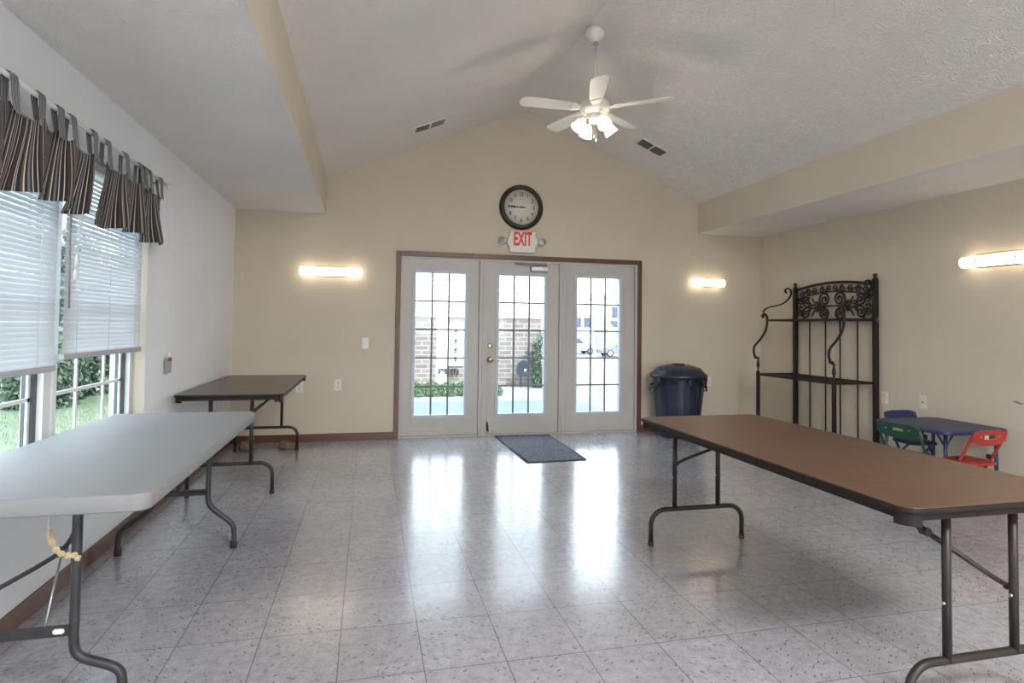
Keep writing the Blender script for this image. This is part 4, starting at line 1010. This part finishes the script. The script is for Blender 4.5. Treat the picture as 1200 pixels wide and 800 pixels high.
# hedge outside the left window: five big shrubs
hl = ['dense green hedge shrub seen in the right pane of the window', 'dense hedge shrub next along from the right pane', 'dense hedge shrub seen in the middle of the right window', 'dense hedge shrub behind the window mullion', 'leafy hedge shrub seen in the left window beside the pale building']
for i, (x, y) in enumerate(((-2.35, 7.3), (-3.15, 6.75), (-3.95, 6.15), (-4.05, 5.30), (-3.72, 4.40))):
    shrub('hedge_shrub', hl[i], (x, y, GZ), .56 if i < 4 else .50, .54 if i < 4 else .50, 3.0 if i < 4 else 2.2, 9000 if i < 4 else 4500, .10, M['leaf'], 50+i, 'hedge shrubs beyond the lawn', 6)
wb = thing('white_shed', 'bright white sided outbuilding beyond the left window', 'building', (-8.0, 7.4, GZ))
m = MB()
for i in range(24): m.prism([(-.03, i*.15), (3, i*.15), (3, .15+i*.15), (-.005, .15+i*.15)], -3.5, 1.8, 'x')
m.build('siding', M['siding'], wb); MB().prism([(-.5, 3.6), (3.5, 3.6), (1.5, 5)], -3.8, 2.1, 'x').build('roof', M['roof'], wb)
# grass blades on the lawn
HP = ((-2.35, 7.3), (-3.15, 6.75), (-3.95, 6.15), (-4.05, 5.30), (-3.72, 4.40))
m = MB(); rnd = random.Random(3)
for _ in range(16000):
    x = rnd.uniform(-5.5, -.3); y = rnd.uniform(-2.5, 7.0); h = rnd.uniform(.03, .085); a = rnd.random()*6.28; w = .006
    if any((x-a)**2+(y-b)**2 < .8 for a, b in HP) or (x > -.95 and y > 6.8): continue
    d = Vector((math.cos(a), math.sin(a), 0)); p = Vector((x, y, GZ)); t = p+Vector((rnd.uniform(-.03, .03), rnd.uniform(-.03, .03), h))
    m.bm.faces.new([m.bm.verts.new(p-d*w), m.bm.verts.new(p+d*w), m.bm.verts.new(t)])
tag(m.build('grass', M['grass'], recalc=False), 'short green grass on the lawn outside the window', 'grass', kind='stuff')

# parked cars and far houses seen through the right-hand door
def car(name, label, loc, rz, prof, wins, wheels, width, mat):
    r = thing(name, label, 'car', loc, rz)
    m = MB(); m.prism(prof, -width/2, width/2, 'y'); m.build('car_body', mat, r, bevel=.05)
    for w in wins:
        m = MB(); m.prism(w, -width/2-.012, width/2+.012, 'y'); m.build('side_window', M['carglass'], r)
    for x in wheels:
        for s in (-1, 1):
            m = MB(); m.lathe([(.20, -.12), (.33, -.11), (.345, -.06), (.345, .06), (.33, .11), (.20, .12)], (x, s*(width/2-.09), .345), 24, 'y'); wh = m.build('wheel', M['tyre'], r)
            m = MB(); m.lathe([(.205, -.105), (.21, .0), (.205, .105)], (x, s*(width/2-.07), .345), 20, 'y'); m.build('wheel_hub', M['steel'], wh)
    m = MB(); m.box((prof[0][0]-.02, -width/2+.1, .45), (prof[0][0]+.06, width/2-.1, .62), bev=.02); m.build('bumper', M['tyre'], r)
    return r
suvp = [(-2.3, .35), (-2.35, .95), (-2.25, 1.10), (-2.15, 1.70), (-1.9, 1.78), (.3, 1.76), (.95, 1.15), (2.05, 1.02), (2.25, .80), (2.25, .35)]
suvw = [[(-2.05, 1.15), (-1.98, 1.62), (-1.2, 1.64), (-1.2, 1.15)], [(-1.1, 1.15), (-1.1, 1.64), (-.35, 1.64), (-.35, 1.15)], [(-.25, 1.15), (-.25, 1.64), (.22, 1.62), (.72, 1.15)]]
sedp = [(-2.1, .35), (-2.15, .80), (-2.0, .98), (-1.45, 1.02), (-.85, 1.42), (.35, 1.44), (1.05, 1.02), (1.95, .90), (2.15, .70), (2.15, .35)]
sedw = [[(-1.2, 1.05), (-.78, 1.36), (-.3, 1.38), (-.3, 1.05)], [(-.2, 1.05), (-.2, 1.38), (.28, 1.36), (.80, 1.05)]]
car('parked_car', 'white boxy parked wagon seen through the right-hand door', (21.9, 51.5, -1.5), .03, suvp, suvw, (-1.45, 1.45), 1.85, M['carwhite'])
car('parked_car', 'low silver car parked in front of the white wagon', (24.8, 46.5, -1.5), PI-.03, sedp, sedw, (-1.35, 1.30), 1.75, M['carsilver'])
def house(label, loc, w, d, h, wins):
    r = thing('white_house', label, 'house', loc)
    m = MB(); m.box((0, 0, 0), (w, d, h)); m.build('house_wall', M['siding'], r)
    MB().prism([(-.5, h), (d+.5, h), (d/2, h+.8)], -.5, w+.5, 'x').build('roof', M['roof'], r)
    for (x0, x1, z0, z1) in wins:
        MB().box((x0, -.05, z0), (x1, .01, z1)).build('window_pane', M['carglass'], r)
        m = MB(); s = (x1-x0)*.34; m.box((x0-s, -.06, z0-.05), (x0-.02, .01, z1+.05)); m.box((x1+.02, -.06, z0-.05), (x1+s, .01, z1+.05)); m.build('shutter', M['shutter'], r)
    return r
house('far white house with two dark shuttered windows, behind the white wagon', (18.5, 60, -1.5), 9.0, 8, 4.2, [(6.78, 7.16, 2.75, 3.85), (7.85, 8.35, 2.75, 3.85)])
h2 = house('taller far white house with one dark shuttered window at the right', (29.25, 60, -1.5), 9, 8, 6.4, [(.65, 1.20, 3.95, 5.25), (4.0, 4.7, 3.95, 5.25)])
MB().prism([(-1.2, 2.85), (0, 3.45), (0, 3.6), (-1.2, 3.0)], .25, 1.7, 'x').build('awning', M['shutter'], h2)

# ------------------------------------------------------------------ light
w = bpy.data.worlds.new('sky'); bpy.context.scene.world = w; w.use_nodes = True; nt = w.node_tree; nt.nodes.clear()
o = N(nt, 'ShaderNodeOutputWorld'); bg = N(nt, 'ShaderNodeBackground'); tcn = N(nt, 'ShaderNodeTexCoord'); sp = N(nt, 'ShaderNodeSeparateXYZ')
L(nt, tcn.outputs['Generated'], sp.inputs[0])
L(nt, ramp(nt, sp.outputs[2], [(0, (1, 1, 1)), (.45, (.82, .91, 1)), (1, (.60, .76, 1))]), bg.inputs[0]); bg.inputs[1].default_value = 7.0
L(nt, bg.outputs[0], o.inputs[0])
def light(name, kind, loc, energy, col, rot=(0, 0, 0), **kw):
    d = bpy.data.lights.new(name, kind); d.energy = energy; d.color = col
    for k, v in kw.items(): setattr(d, k, v)
    ob = bpy.data.objects.new(name, d); C.objects.link(ob); ob.location = loc; ob.rotation_euler = rot; return ob
s = light('sun', 'SUN', (0, 0, 10), 8.5, (1, .96, .88), angle=.02)
s.rotation_euler = Vector((-.35, .75, -.95)).to_track_quat('-Z', 'Y').to_euler()
def portal(loc, rot, sx, sy):
    p = light('portal', 'AREA', loc, 1, (1, 1, 1), rot, shape='RECTANGLE', size=sx, size_y=sy); p.data.cycles.is_portal = True
portal((3.115, .2, 1.0), (-PI/2, 0, 0), 2.8, 2.0)
portal((-.22, -3.69, 1.33), (0, -PI/2, 0), 1.5, 2.45)
portal((3.1, YF-.2, 1.4), (PI/2, 0, 0), 4.2, 1.8)
light('fill_uplight', 'AREA', (3.1, -8.2, 3.36), 180, (1, .96, .90), (PI, 0, 0), shape='RECTANGLE', size=1.2, size_y=.6)  # added fill lamp aimed up at the vault from behind the viewer
light('fan_lamp', 'POINT', (FX, FY, FZ-.33), 6, (1, .86, .68), shadow_soft_size=.06)
light('fill_downlight', 'AREA', (3.1, -8.2, 3.285), 255, (.96, .97, 1), shape='RECTANGLE', size=1.2, size_y=.6)  # added main fill lamp aimed down, below the unseen panel

# ------------------------------------------------------------------ camera
yaw, pitch, roll = .23559242, .03032664, .01298466
fwd = Vector((math.sin(yaw)*math.cos(pitch), math.cos(yaw)*math.cos(pitch), math.sin(pitch)))
rt = Vector((math.cos(yaw), -math.sin(yaw), 0)); up = rt.cross(fwd)
r2 = rt*math.cos(roll)+up*math.sin(roll); u2 = -rt*math.sin(roll)+up*math.cos(roll)
cd = bpy.data.cameras.new('camera'); cam = bpy.data.objects.new('camera', cd); C.objects.link(cam)
cam.matrix_world = Matrix(((r2.x, u2.x, -fwd.x, 1.36727), (r2.y, u2.y, -fwd.y, -6.67192), (r2.z, u2.z, -fwd.z, 1.24240), (0, 0, 0, 1)))
cd.sensor_width = 36; cd.lens = 698.3265/1200*36; cd.shift_y = -38.697/1200; cd.clip_start = .05; cd.clip_end = 300
bpy.context.scene.camera = cam
sc_ = bpy.context.scene; sc_.view_settings.view_transform = 'Standard'; sc_.view_settings.look = 'None'; sc_.view_settings.exposure = 0
sc_.cycles.max_bounces = 10; sc_.cycles.diffuse_bounces = 6; sc_.cycles.transparent_max_bounces = 16; sc_.cycles.use_denoising = True
sc_.cycles.sample_clamp_indirect = 8
